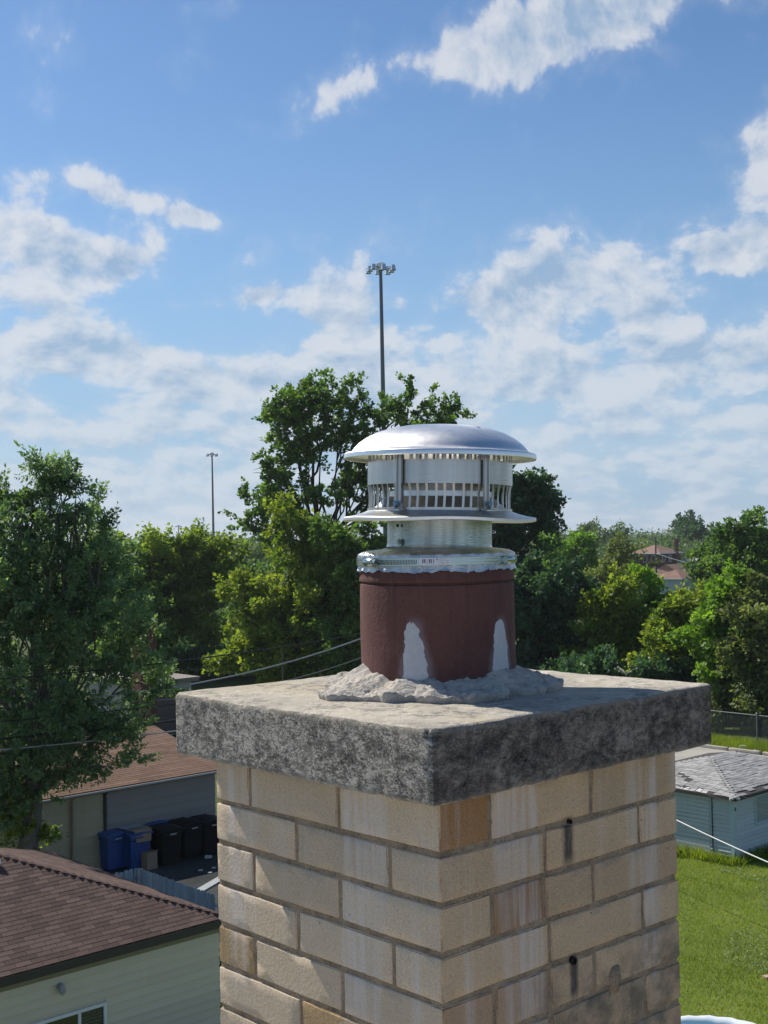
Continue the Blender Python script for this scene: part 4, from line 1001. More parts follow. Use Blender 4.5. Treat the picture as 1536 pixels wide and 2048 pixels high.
# white vent pipe on the ridge
vp0 = gl(apexR) * 0; pv = at(-26, 1712, (apexR[1] + ec[1]) * .985)
vpz = pv[2]; vt = empty('vent_pipe', (pv[0], pv[1], vpz - .10), 0, 'white plastic vent pipe lying on the ridge of the brown roof', 'pipe')
mb = MB(); mb.tube([np.array([-.5, 0, .12]), np.array([.10, .0, .13]), np.array([.20, 0, .08]), np.array([.24, 0, -.06])], [.045, .045, .045, .045], 12); sharp_smooth(mb.build('pipe', WHITE, vt), 60)

# ------------------------------------------------------------------ second garage with the bins: taupe siding, reddish roof
e2a = on_z(205, 1576, 2.5); c2 = on_z(452, 1537, 2.5)
G2L, G2D, G2P = 9.5, 8.6, .225
g2 = empty('garage', (c2[0], c2[1], 0), 0, 'long garage with reddish brown gable roof and dark taupe wall behind the bins', 'garage')
C2 = np.array([0, 0, 2.5]); r2 = math.sqrt(1 + G2P ** 2)
rp = MB(); h2 = G2D / 2
rp.prism([C2 - Zh * .02, C2 - U * G2L - Zh * .02, C2 - U * G2L + V * h2 + Zh * (h2 * G2P - .02), C2 + V * h2 + Zh * (h2 * G2P - .02)], -Zh * .10)
rp.prism([C2 + V * G2D - Zh * .02, C2 - U * G2L + V * G2D - Zh * .02, C2 - U * G2L + V * h2 + Zh * (h2 * G2P - .021), C2 + V * h2 + Zh * (h2 * G2P - .021)], -Zh * .10)
ro2 = rp.build('roof', SH_TAN, g2)
stepped(ro2, C2, -U, lambda d: (0, G2L), (V + Zh * G2P) / r2, int(h2 * r2 / .14), .14, SH_TAN, 'shingles', .9, seed=5)
cap_row(C2 + V * h2 + Zh * (h2 * G2P), -U, G2L, ro2, SH_TAN, .28, sag=.03)
mb = MB(); mb.obox(C2 - Zh * .075 - V * .08, -U * G2L, V * .08, Zh * .055); o = mb.build('gutter', simple('gutter_grey', (.36, .36, .36), .4), g2)
w0 = C2 * 0 - U * .25 + V * .30
mb = MB(); mb.obox(w0, -U * (G2L - .5), V * (G2D - .6), Zh * 2.40); mb.build('wall', SID_GREY, g2)
sp = (c2 - e2a) @ U                                 # downspout stands where the siding changes
lap_boards(g2, w0, -U, sp - .40, 0, 9, .262, -V, SID_GREY, .02)
lap_boards(g2, w0 - U * (sp - .30), -U, G2L - .5 - sp + .3, 0, 9, .262, -V, SID_OCHRE, .02)
gab = MB(); gab.prism([w0 + U * .02 + Zh * 2.4, w0 + U * .02 + V * (G2D - .6) + Zh * 2.4, w0 + U * .02 + V * (h2 - .3) + Zh * (2.4 + (h2 - .3) * G2P)], -U * .05); gab.build('gable', SID_GREY, g2)
DS = simple('downspout_dark', (.05, .05, .05), .5)
mb = MB(); q = w0 - U * (sp - .36) - V * .07; mb.tube([q + Zh * 2.42 - V * .2, q + Zh * 2.30, q + Zh * .15, q + Zh * .03 - V * .12], .045, 8); sharp_smooth(mb.build('downspout', DS, g2), 50)
mb = MB(); q = w0 - U * (sp + .75) - V * .12; mb.tube([q, q + Zh * 2.3], .055, 8); sharp_smooth(mb.build('downspout', simple('downspout_ochre', (.33, .29, .20), .6), g2), 50)

# yard between the garages
ya = c2 @ U; yb = c2 @ V
sheet('yard', ya - 13, ya + 7, yb - 7.0, yb + .3, .008, ASPH, 30, .01)
# bins -----------------------------------------------------------------
def plastic(name, col): return simple(name, col, .42, .18, 3, spec=.5)
BLUE = plastic('bin_blue', (.008, .055, .22)); BLUEL = plastic('bin_lid_blue', (.02, .09, .28)); BLACK = simple('bin_black', (.004, .004, .005), .6, .18, 3, spec=.2); TYRE = simple('tyre', (.012, .012, .012), .8); SILV = simple('bin_print', (.45, .47, .5), .5)
def wheelie(x, y, z_top, bm_, lm, label, lid_open=0, rz=0.0, zb=0.0, group=None, stamp=True):
    base = on_z(x, y, zb); s_ = 1.0
    b_ = empty('wheelie_bin', base, CHR + rz, label, 'bin', group); b_.scale = (1.2, 1.2, 1.13)
    mb = MB(); W0, W1, D0, D1, H = .24, .30, .26, .34, 1.0           # local x = along the wall, -y = front
    ring = lambda w_, d_, z_, o_=0: [(-w_, -d_ + o_, z_), (w_, -d_ + o_, z_), (w_, d_, z_), (-w_, d_, z_)]
    lv = ring(W0, D0, .06) + ring(W0 + .02, D0 + .02, .30) + ring(W1 - .02, D1 - .03, .80) + ring(W1, D1, .83) + ring(W1, D1, .92) + ring(W1 + .02, D1 + .02, .93) + ring(W1 + .02, D1 + .02, H - .02)
    f = [(3, 2, 1, 0)] + [(i * 4 + j, i * 4 + (j + 1) % 4, (i + 1) * 4 + (j + 1) % 4, (i + 1) * 4 + j) for i in range(6) for j in range(4)]
    mb.add(lv, f); mb.box(-.14, .14, -D0 - .035, -D0 + .01, .28, .62); mb.box(-W1 * .9, W1 * .9, -D1 - .03, -D1 + .01, .86, .90)
    mb.build('body', bm_, b_)
    lb_ = MB(); n = 9; vs = []
    for i in range(n):
        t = i / (n - 1); yy = -D1 - .05 + (2 * D1 + .08) * t; zz = H - .015 + .065 * math.sin(math.pi * (t * .8 + .1)) ** .7
        for j in range(7):
            u_ = j / 6 * 2 - 1; vs.append((u_ * (W1 + .035), yy, zz - .035 * abs(u_) ** 4))
    m_ = len(vs); vs += [(a_, c_, e_ - .03) for a_, c_, e_ in vs]
    f = [(i * 7 + j, i * 7 + j + 1, (i + 1) * 7 + j + 1, (i + 1) * 7 + j) for i in range(n - 1) for j in range(6)]
    f += [tuple(m_ + k for k in q_)[::-1] for q_ in f]
    for i in range(n - 1): f += [(i * 7, (i + 1) * 7, m_ + (i + 1) * 7, m_ + i * 7), ((i + 1) * 7 + 6, i * 7 + 6, m_ + i * 7 + 6, m_ + (i + 1) * 7 + 6)]
    for j in range(6): f += [(j + 1, j, m_ + j, m_ + j + 1), ((n - 1) * 7 + j, (n - 1) * 7 + j + 1, m_ + (n - 1) * 7 + j + 1, m_ + (n - 1) * 7 + j)]
    lb_.add(vs, f); lo = sharp_smooth(lb_.build('lid', lm, b_), 40)
    hb = MB(); hb.tube([(-W1 * .8, D1 + .02, H - .03), (-W1 * .8, D1 + .10, H), (W1 * .8, D1 + .10, H), (W1 * .8, D1 + .02, H - .03)], .016, 8); hb.build('handle', bm_, b_)
    for sx in (-1, 1):
        wb = MB(); wb.tube([(sx * (W0 + .005), D0 - .02, .13), (sx * (W0 + .06), D0 - .02, .13)], .13, 16); wb.build('wheel', TYRE, b_)
    if stamp:
        sb = MB(); sb.box(-.09, .10, -D1 - .036, -D1 - .0305, .865, .893); sb.build('serial_print', SILV, b_)
    return b_
wheelie(222, 1738, 0, BLUE, BLUEL, 'blue recycling bin with closed pale-topped lid beside the ochre siding', rz=.05)
wheelie(270, 1735, 0, BLUE, BLUE, 'blue recycling bin with flattened cardboard laid over its lid', rz=-.04, stamp=False)
wheelie(303, 1714, 0, BLUE, BLUEL, 'blue recycling bin standing behind a cardboard box', rz=.1, stamp=False)
wheelie(332, 1728, 0, BLACK, BLACK, 'black refuse bin next to the blue bins', rz=.0)
wheelie(374, 1715, 0, BLACK, BLACK, 'black refuse bin in the middle of the row of three', rz=.05)
wheelie(416, 1708, 0, BLACK, BLACK, 'black refuse bin farthest along the wall from the blue bins', rz=-.03)
CARD = simple('cardboard', (.27, .20, .14), .85, .2, 8)
CARDP = simple('cardboard_print', (.42, .43, .45), .7, .3, 6)
bp = on_z(270, 1735); cb = empty('cardboard', bp + np.array([0, 0, 1.165]), CHR - .1, 'flattened cardboard box draped over a blue bin', 'cardboard')
mb = MB(); mb.prism([(-.42, .36, .05), (.30, .40, .05), (.36, -.36, .02), (-.20, -.34, .02)], (0, 0, .022)); mb.build('panel', CARDP, cb)
mb = MB(); mb.prism([(-.24, -.10, .075), (.37, -.06, .075), (.37, -.40, .055), (-.20, -.40, .055)], (0, 0, .012)); mb.build('flap', CARD, cb)
mb = MB(); mb.prism([(-.20, -.40, .055), (.37, -.40, .055), (.34, -.44, -.31), (-.14, -.44, -.31)], (0, -.014, 0)); mb.build('flap', CARD, cb)
bx = on_z(299, 1738); cb = empty('cardboard_box', bx, CHR + .1, 'upright brown cardboard box between blue and black bins', 'box')
mb = MB(); mb.box(-.19, .19, -.15, .15, 0, .54); mb.build('carton', CARD, cb)
mb = MB(); mb.prism([(-.19, -.15, .54), (.19, -.15, .54), (.19, -.22, .60), (-.19, -.22, .60)], (0, -.008, 0)); mb.build('flap', CARD, cb)
LIT = simple('litter', (.5, .5, .48), .7)
for i, (x, y, sz) in enumerate(((417, 1716, .11), (401, 1742, .06), (420, 1747, .06), (428, 1737, .06))):
    p = on_z(x, y, .01); P, q = rough_box(-sz, sz, -sz * .7, sz * .7, 0, sz * .7, 3, 3, 3, sz * .2, sz * .3, 9, 400 + i); mb = MB(); mb.add(P, q); o = mb.build('litter', LIT, None, fix=False); o.location = p
    tag(o, 'scrap of pale litter on the dark yard beside the black bins', 'litter', 'litter on the yard')
p = on_z(418, 1772, .02); brd = empty('board', p, CHR + .5, 'pale board lying on the yard behind the picket fence', 'board')
P, q = rough_box(-.9, .9, -.14, .14, 0, .04, 8, 3, 2, .006, .004, 5, 77); mb = MB(); mb.add(P, q); mb.build('plank', simple('grey_board', (.33, .35, .36), .8, .2), brd, fix=False)
# picket fence: every board its own piece
PICK = simple('picket_weathered', (.36, .40, .42), .8, .25, 7, rnd=.18)
fa = on_z(276, 1735, 1.25); fb = on_z(436, 1792, 1.25); fz = on_z(228, 1747, 1.25)
pf = empty('picket_fence', (fa[0], fa[1], 0), 0, 'weathered white picket fence along the yard behind the near garage', 'fence')
def run_pickets(p, q, wd, seed):
    dv = (q - p) * [1, 1, 0]; L_ = np.linalg.norm(dv); dv /= L_; nv = np.array([dv[1], -dv[0], 0]); n = int(L_ / (wd + .018)); rs = random.Random(seed)
    o0 = (p - fa) * [1, 1, 0]
    for k in range(n):
        mb = MB(); a = o0 + dv * (k * (wd + .018)); h = 1.25 + rs.uniform(-.012, .012); tl = rs.uniform(-.006, .006)
        out = [a + Zh * .04, a + dv * wd + Zh * .04, a + dv * (wd + tl) + Zh * (h - .03), a + dv * (wd * .75 + tl) + Zh * h, a + dv * (wd * .25 + tl) + Zh * h, a + dv * tl + Zh * (h - .03)]
        mb.prism(out, nv * .02); mb.build('picket', PICK, pf)
    for z in (.35, .95):
        mb = MB(); mb.obox(o0 - nv * .04 + Zh * z, dv * L_, nv * .038, Zh * .07); mb.build('rail', PICK, pf)
    for s_ in (0, L_):
        mb = MB(); mb.obox(o0 - nv * .13 + dv * (s_ - .045), dv * .09, nv * .088, Zh * 1.2); mb.build('post', PICK, pf)
run_pickets(fa, fb, .135, 1); run_pickets(fz, fa, .135, 2)
# gate of wire mesh at the foot of the left tree
gp_ = on_z(80, 1722); gt = empty('wire_gate', gp_, CHR, 'narrow dark wire gate beside the ochre siding under the tree', 'gate')
for sx in (0, .95):
    mb = MB(); mb.tube([(sx, 0, 0), (sx, 0, 1.25)], .025, 8); mb.build('post', DS, gt)
mb = MB(); mb.tube([(0, 0, 1.2), (.95, 0, 1.2)], .018, 6); mb.build('rail', DS, gt)
mb = MB()
for k in range(30):
    x = -1.2 + k * .075
    for s_ in (1, -1):
        x0, x1 = (x, x + 1.15) if s_ > 0 else (x + 1.15, x); z0, z1 = .05, 1.2
        t0, t1 = 0.0, 1.0
        ts = [((0 - x0) / (x1 - x0)), ((.95 - x0) / (x1 - x0))]; lo, hi = max(0, min(ts)), min(1, max(ts))
        if hi - lo > .03: mb.tube([(x0 + (x1 - x0) * lo, 0, z0 + (z1 - z0) * lo), (x0 + (x1 - x0) * hi, 0, z0 + (z1 - z0) * hi)], .003, 4, False)
mb.build('wire_mesh', simple('wire_zinc', (.30, .31, .30), .5, metal=.6), gt)

# ------------------------------------------------------------------ blue shed on the right
SID_BLUE = siding_mat('siding_blue', (.43, .49, .50), .14)
sw_u, sw_v, SE, SP = 5.6, 4.4, 2.0, .26
shed = empty('shed', (shedC[0], shedC[1], 0), 0, 'pale blue sided shed with worn grey shingled hip roof by the lawn', 'shed')
so = .22                                            # eave overhang
mb = MB(); mb.box(0, 0, 0, 0, 0, 0)
mb = MB(); mb.obox(np.zeros(3), U * sw_u, V * sw_v, Zh * SE); mb.build('wall', SID_BLUE, shed)
lap_boards(shed, np.zeros(3), V, sw_v, 0, 16, .122, -U, SID_BLUE, .03)
S0 = -U * so - V * so + Zh * SE
a_, b_ = sw_u + 2 * so, sw_v + 2 * so; hb_ = b_ / 2
E0, E1, E2, E3 = S0, S0 + U * a_, S0 + U * a_ + V * b_, S0 + V * b_
A0 = S0 + U * hb_ + V * hb_ + Zh * (hb_ * SP); A1 = A0 + U * (a_ - 2 * hb_)
rf = MB()
for poly in ([E0, E1, A1, A0], [E1, E2, A1], [E2, E3, A0, A1], [E3, E0, A0]): rf.prism([np.asarray(p) for p in poly], -Zh * .06)
DECK = simple('roof_deck_dark', (.06, .055, .05), .9, .3, 8)
sr = rf.build('roof', DECK, shed); rr_ = math.sqrt(1 + SP * SP); nrow = int(hb_ * rr_ / .13)
stepped(sr, E3, -V, lambda d: (d / rr_, b_ - d / rr_), (U + Zh * SP) / rr_, nrow, .13, SH_GREY, 'shingles', .24, .018, 7,
        drop=lambda s, r_: (r_ < 2 and 1.0 < b_ - s < 4.5 and random.random() < .8) or (r_ == 0 and random.random() < .35) or (r_ in (4, 5, 6, 7) and abs(b_ - s - (2.55 + .16 * (7 - r_) * -1)) < .13))
stepped(sr, E0, U, lambda d: (d / rr_, a_ - d / rr_), (V + Zh * SP) / rr_, nrow, .13, SH_GREY, 'shingles', .34, .022, 8, drop=lambda s, r_: r_ < 2 and random.random() < .5)
UND = simple('underlayment_white', (.55, .54, .51), .8, .3, 9)
mb = MB()
for k in range(16):                                 # torn pale underlayment showing at the eave
    s = 1.0 + k * .22; p = E0 + V * s + (U + Zh * SP) / rr_ * random.uniform(.0, .04) + Zh * .006
    mb.prism([p, p + V * .20, p + V * .18 + (U + Zh * SP) * random.uniform(.12, .26), p + V * .02 + (U + Zh * SP) * random.uniform(.10, .24)], Zh * .004)
tag(mb.build('torn_underlay', UND, sr), kind='stuff')
cap_row(E0, (A0 - E0) / np.linalg.norm(A0 - E0), np.linalg.norm(A0 - E0), sr, SH_GREY, .16, sag=.03)
cap_row(A0, U, np.linalg.norm(A1 - A0), sr, SH_GREY, .2, sag=.03)
mb = MB(); mb.obox(E0 - Zh * .10 - U * .02, V * b_, U * .02, Zh * .09); mb.build('fascia', DECK, shed)
mb = MB(); mb.obox(E0 - Zh * .10 - V * .02, U * a_, V * .02, Zh * .09); mb.build('fascia', DECK, shed)
CB = simple('corner_board', (.40, .52, .54), .6)
mb = MB(); mb.obox(-U * .035 - V * .035, U * .035, V * .13, Zh * (SE - .02)); mb.build('corner_board', CB, shed)
mb = MB(); mb.obox(-V * .037 , U * .12, V * .036, Zh * (SE - .02)); mb.build('corner_board', CB, shed)
mb = MB(); mb.obox(-U * .055 + V * .70, U * .032, V * .02, Zh * (SE - .05)); mb.build('pipe', FASCIA, shed)
# boarded-up opening on the long face: plain sheet with paint wear
mb = MB(); mb.obox(-U * .034 + V * .82 + Zh * .02, U * .010, V * 1.75, Zh * (SE - .1)); mb.build('door_panel', siding_mat('panel_blue', (.48, .53, .54), .22), shed)
# window on the shaded face
lap_boards(shed, np.zeros(3), U, sw_u, 0, 16, .122, -V, SID_BLUE, .03, skip=lambda z0, z1, L_: [(0, L_)] if z1 < .95 or z0 > 1.85 else [(0, 1.15), (2.25, L_)])
fr = MB()
for (s0, s1, z0, z1) in ((1.15, 1.21, .95, 1.85), (2.19, 2.25, .95, 1.85), (1.21, 2.19, 1.79, 1.85), (1.21, 2.19, .95, 1.01)): fr.obox(U * s0 - V * .05 + Zh * z0, U * (s1 - s0), V * .05, Zh * (z1 - z0))
wf = fr.build('window', CB, shed); pn = MB(); pn.obox(U * 1.212 - V * .02 + Zh * 1.012, U * .976, V * .012, Zh * .776); pn.build('pane', simple('pane_sky', (.25, .30, .33), .12, spec=.8), wf)
mb = MB(); mb.obox(-V * .05 + U * .03 + Zh * 1.55, U * .05, V * .02, Zh * .10); mb.build('lamp_bracket', FASCIA, shed)

# ------------------------------------------------------------------ small flat garage farther back, between the trees
g3p = on_z(398, 1352, 2.9)
g3 = empty('flat_garage', (g3p[0], g3p[1], 0), 0, 'beige garage with a flat overhanging roof seen past the left tree', 'garage')
BEI = siding_mat('beige_wall', (.36, .34, .29)); BRN = simple('garage_door_brown', (.12, .085, .07), .6)
mb = MB(); q = -U * .35 + V * .3; mb.obox(q, -U * 3.1, V * 5, Zh * 2.655); mb.build('wall', BEI, g3)
mb = MB(); mb.obox(Zh * 2.66, -U * 3.7, V * 5.6, Zh * .12); mb.build('fascia', simple('fascia_tan', (.22, .19, .16), .7), g3)
mb = MB(); mb.obox(Zh * 2.782 - V * .05 + U * .05, -U * 3.8, V * 5.7, Zh * .10); mb.build('roof', simple('flat_roof', (.24, .21, .18), .8), g3)
for k in range(5):
    mb = MB(); mb.obox(q - V * .03 - U * .35 + Zh * (.05 + k * .45), -U * 2.2, V * .027, Zh * .435); mb.build('door_panel', BRN, g3)
mb = MB(); mb.obox(q + U * .003 + V * .0, U * .05, V * .10, Zh * 2.6); mb.build('corner_post', simple('trim_light', (.5, .48, .44), .6), g3)
# brick chimney glimpsed among the trees on the left
p = at(287, 1300, 62); bc = empty('brick_building', (p[0], p[1], 0), CHR, 'dark red brick chimney stack rising among the trees', 'building')
RBR = simple('red_brick', (.13, .045, .035), .9, .25, 5, bump=.4)
mb = MB(); mb.box(-.45, .45, -.45, .45, 0, p[2] + 1.3); mb.build('stack', RBR, bc); mb = MB(); mb.box(-.52, .52, -.52, .52, p[2] + 1.3, p[2] + 1.45); mb.build('coping', RBR, bc)
# ------------------------------------------------------------------ houses far to the right
def hip_house(px, row_eave, dist, w_, d_, eave, rise, wallm, roofm, label, rz=CHR, chim=False, wins=3, name='house', gable=False):
    p = at(px, row_eave, dist); h = empty(name, (p[0], p[1], 0), rz, label, 'house')
    mb = MB(); mb.box(-w_ / 2, w_ / 2, -d_ / 2, d_ / 2, 0, eave); mb.build('wall', wallm, h)
    o_ = .45; a, b_ = w_ / 2 + o_, d_ / 2 + o_; k = min(a, b_); r_ = MB(); z0 = eave - .02; z1 = eave + rise
    R0 = (-(a - k) if not gable else -a, -(b_ - k), z1); R1 = (a - k if not gable else a, b_ - k, z1)
    if gable: R0, R1 = (-a, 0, z1), (a, 0, z1)
    C = [(-a, -b_, z0), (a, -b_, z0), (a, b_, z0), (-a, b_, z0)]
    r_.add(C + [R0, R1], [(0, 1, 5, 4), (1, 2, 5), (2, 3, 4, 5), (3, 0, 4), (3, 2, 1, 0)]); ro = r_.build('roof', roofm, h)
    fs = MB(); 
    fs.box(-a - .02, a + .02, -b_ - .03, -b_, z0 - .16, z0 + .02); fs.box(-a - .03, -a, -b_ + .001, b_, z0 - .16, z0 + .02); fs.build('gutter', WHITE, h)
    for i in range(wins):
        x = -w_ / 2 + w_ * (i + .7) / (wins + .4)
        f = MB(); f.box(x - .5, x + .5, -d_ / 2 - .05, -d_ / 2 + .02, eave - 1.9, eave - .5); wf_ = f.build('window', WHITE, h); g_ = MB(); g_.box(x - .42, x + .42, -d_ / 2 - .07, -d_ / 2 - .045, eave - 1.82, eave - .58); g_.build('pane', GLASS, wf_)
        y = -d_ / 2 + d_ * (i + .7) / (wins + .4)
        f = MB(); f.box(-w_ / 2 - .05, -w_ / 2 + .02, y - .45, y + .45, eave - 1.9, eave - .5); wf_ = f.build('window', WHITE, h); g_ = MB(); g_.box(-w_ / 2 - .07, -w_ / 2 - .045, y - .38, y + .38, eave - 1.82, eave - .58); g_.build('pane', GLASS, wf_)
    if chim:
        c_ = MB(); c_.box(w_ * .2, w_ * .2 + .9, -d_ / 2 - .5, -d_ / 2 - .06, 0, z1 + 1.2); c_.build('chimney_stack', RBR, h)
    return h
SH_PINK = shingle_mat('shingle_salmon', [(.20, .125, .095), (.24, .15, .115), (.27, .175, .135)], .12, 2)
SH_LIGHT = shingle_mat('shingle_pale', [(.36, .35, .34), (.40, .39, .37), (.44, .43, .41)], .12, 2)
PALEW = siding_mat('pale_wall', (.55, .57, .55))
BRK2 = simple('far_brick', (.105, .055, .045), .9, .2, 2)
hip_house(1312, 1122, 262, 7.4, 7.0, 5.4, 1.7, BRK2, SH_PINK, 'dark brick house with salmon hip roof and a tall chimney', chim=True)
hip_house(1372, 1168, 196, 10.5, 5.5, 2.7, 1.25, PALEW, SH_PINK, 'white garage with a broad salmon roof below the brick house', wins=0, name='garage')
hip_house(1296, 1168, 212, 7.5, 5.0, 2.6, 1.2, PALEW, SH_PINK, 'low garage with salmon roof beside the wooden utility pole', wins=0, name='garage')
hip_house(1352, 1157, 228, 5.5, 4.5, 2.6, 1.3, PALEW, SH_PINK, 'small garage with white gable end between salmon roofs', wins=0, name='garage', gable=True)
hip_house(1398, 1143, 262, 9, 6, 3.2, 1.3, PALEW, SH_LIGHT, 'house with a pale grey roof right of the brick house', wins=2)
hip_house(1195, 1136, 250, 8, 6, 3.4, .5, simple('tan_brick', (.28, .20, .15), .9), DECK, 'low tan brick building half hidden by bushes', wins=1, name='building')
hip_house(1528, 1158, 150, 8, 5, 3.2, 1.3, PALEW, SH_LIGHT, 'pale house glimpsed behind the dark trunk at the right', wins=1)
# ------------------------------------------------------------------ high-mast lights
STL = simple('mast_steel', (.12, .135, .145), .5, .1, metal=.2); LUM = simple('luminaire_metal', (.55, .60, .62), .35, metal=.7); LENS = simple('lens_pale', (.75, .78, .78), .2)
def mast(x, y, dist, label, full=True, sc=1.0, lw=None):
    top = at(x, y, dist); m_ = empty('light_mast', (top[0], top[1], 0), 0, label, 'light mast', 'high light masts along the expressway')
    H = top[2]; mb = MB(); zz = np.linspace(0, H, 14); r0 = .34 * sc; r1 = .16 * sc
    mb.tube([(0, 0, z) for z in zz], np.linspace(r0, r1, 14), 10); sharp_smooth(mb.build('pole', STL, m_), 50)
    s_ = sc
    mb = MB(); mb.tube([(0, 0, H - .55 * s_), (0, 0, H - .1 * s_), (0, 0, H + .02 * s_)], [.42 * s_, .50 * s_, .30 * s_], 16); mb.tube([(0, 0, H - .75 * s_), (0, 0, H - .56 * s_)], .30 * s_, 12); sharp_smooth(mb.build('head_ring', STL if not full else LUM, m_), 40)
    n = 8
    for k in range(n):
        a = 2 * math.pi * (k + .35) / n; d = np.array([math.cos(a), math.sin(a), 0]); r_ = 1.30 * s_ if k % 2 else 1.0 * s_
        mb = MB(); mb.tube([d * .4 * s_ + Zh * (H - .45 * s_), d * r_ + Zh * (H - .5 * s_)], .045 * s_, 6); arm = mb.build('arm', STL, m_)
        mb = MB(); c0 = d * (r_ + .1 * s_) + Zh * (H - .62 * s_); mb.tube([c0 + Zh * .30 * s_, c0 + Zh * .26 * s_, c0 - Zh * .05 * s_, c0 - Zh * .26 * s_], [.10 * s_, .2 * s_, .24 * s_, .30 * s_], 12); lum = sharp_smooth(mb.build('luminaire', LUM, arm), 40)
    return m_
mast(761, 526, 122, 'tall light mast with ring of floodlights rising behind the vent cap')
mast(424, 905, 330, 'slim light mast standing alone against the sky behind the yellow-green trees', sc=1.15)
mast(357, 1050, 640, 'short distant light mast just above the yellow-green tree', sc=1.3)
mast(209, 1031, 560, 'distant light mast half hidden by the tip of the left tree', sc=1.2)
mast(249, 1070, 760, 'small distant light mast between the left tree and the yellow-green tree', sc=1.3)
mast(1180, 1046, 700, 'thin far mast over the hazy treeline right of the vent cap', sc=.7)
mast(476, 1075, 700, 'faint mast low beside the left edge of the tall tree', sc=.8)
# ------------------------------------------------------------------ utility poles and wires
WOOD = simple('pole_wood', (.10, .085, .07), .9, .25, 3); CERAM = simple('insulator', (.35, .33, .30), .3)
def upole(px, row_top, dist, label, arm=True, rad=.15):
    t = at(px, row_top, dist); p = empty('utility_pole', (t[0], t[1], 0), CHR + .3, label, 'utility pole'); H = t[2]
    mb = MB(); mb.tube([(0, 0, z) for z in np.linspace(0, H, 6)], np.linspace(rad, rad * .65, 6), 10); sharp_smooth(mb.build('shaft', WOOD, p), 50)
    if arm:
        mb = MB(); mb.box(-1.1, 1.1, -.06 - rad, -rad + .02, H - .75, H - .62); mb.build('crossarm', WOOD, p)
        for sx in (-1, -.4, .4, 1):
            mb = MB(); mb.tube([(sx, -rad - .02, H - .62), (sx, -rad - .02, H - .54), (sx, -rad - .02, H - .48)], [.03, .05, .02], 8); mb.build('insulator', CERAM, p)
    return t
upole(1311, 1076, 205, 'wooden utility pole standing before the brick house', rad=.19)
hidden = upole(884, 1128, 44, 'wooden utility pole behind the chimney that carries the service wires', arm=False)
t = upole(565, 1302, 62, 'thin pale pole in front of the bushes left of the flue', arm=False, rad=.05)
WIRE = simple('wire_black', (.012, .012, .013), .5); WIREG = simple('wire_grey', (.34, .35, .35), .5); WIREW = simple('cable_white', (.62, .62, .60), .5)
def wire(name, A, B, sag, rad, mat, label, group=None, twist=0.0, n=40):
    A, B = np.asarray(A, float), np.asarray(B, float); t = np.linspace(0, 1, n)[:, None]; P = A + (B - A) * t - Zh * (4 * sag * t * (1 - t))
    o = (A + B) / 2; mb = MB()
    if twist:
        m_ = 400; tt = np.linspace(0, 1, m_)[:, None]; Q = A + (B - A) * tt - Zh * (4 * sag * tt * (1 - tt)); ph = tt[:, 0] * np.linalg.norm(B - A) / .35 * 2 * np.pi
        dv = (B - A) / np.linalg.norm(B - A); sx = np.cross(dv, Zh)
        for k in (0, 2.1, 4.2): mb.tube(Q + twist * (np.cos(ph + k)[:, None] * sx + np.sin(ph + k)[:, None] * Zh) - o, rad, 6)
    else: mb.tube(P - o, rad, 6)
    w_ = mb.build(name, mat, None, smooth=True); w_.location = o; return tag(w_, label, 'wire', group)
pd = hidden[1]
def pole_at(row): q = at(884, row, pd); return np.array([hidden[0], hidden[1], q[2]])
wire('overhead_wire', at(-120, 1368, 31), pole_at(1236), .25, .020, WIRE, 'uppermost thin black wire crossing the trees to the flue')
wire('overhead_wire', at(-120, 1454, 31), pole_at(1330), .18, .018, WIRE, 'thin black wire crossing the left tree below the uppermost wire')
wire('overhead_wire', at(-120, 1488, 31), pole_at(1352), .25, .030, WIRE, 'thick black wire just above the grey one before the left tree')
wire('overhead_wire', at(-120, 1510, 31), pole_at(1372), .25, .020, WIREG, 'lowest grey wire passing over the reddish garage roof')
e_ = at(180, 1395, 34)
wire('service_cable', e_, pole_at(1206), .55, .011, WIREG, 'twisted grey service cable rising to the clay flue', twist=.014)
wire('service_cable', e_ - Zh * .12, pole_at(1240), .75, .008, WIREG, 'thin grey line slung under the twisted service cable')
wire('overhead_wire', at(1400, 1662, 30) * 1.0, pole_at(1390), .10, .018, WIREW, 'white cable dropping from behind the chimney towards the lawn') if False else None
wire('overhead_wire', at(1760, 1815, 27), pole_at(1360), .55, .017, WIREW, 'white cable slung across the lawn in front of the blue shed')
for k, (r0, r1) in enumerate(((1665, 1290), (1690, 1300), (1676, 1318))):
    wire('overhead_wire', at(1760, r0, 30), pole_at(r1 + 60), .5, .005, WIRE, ['thin black wire slung above two others before the blue shed', 'thin black wire slung lowest of three before the blue shed', 'thin black wire slung between two others before the blue shed'][k])
wa = at(1311, 1092, 205); wire('overhead_wire', wa, at(1700, 1150, 150), .8, .03, WIRE, 'wire running right from the wooden pole at the brick house')
wire('overhead_wire', wa - Zh * 1.2, at(1640, 1165, 150), .8, .03, WIREG, 'pale wire running right below another from the wooden pole')
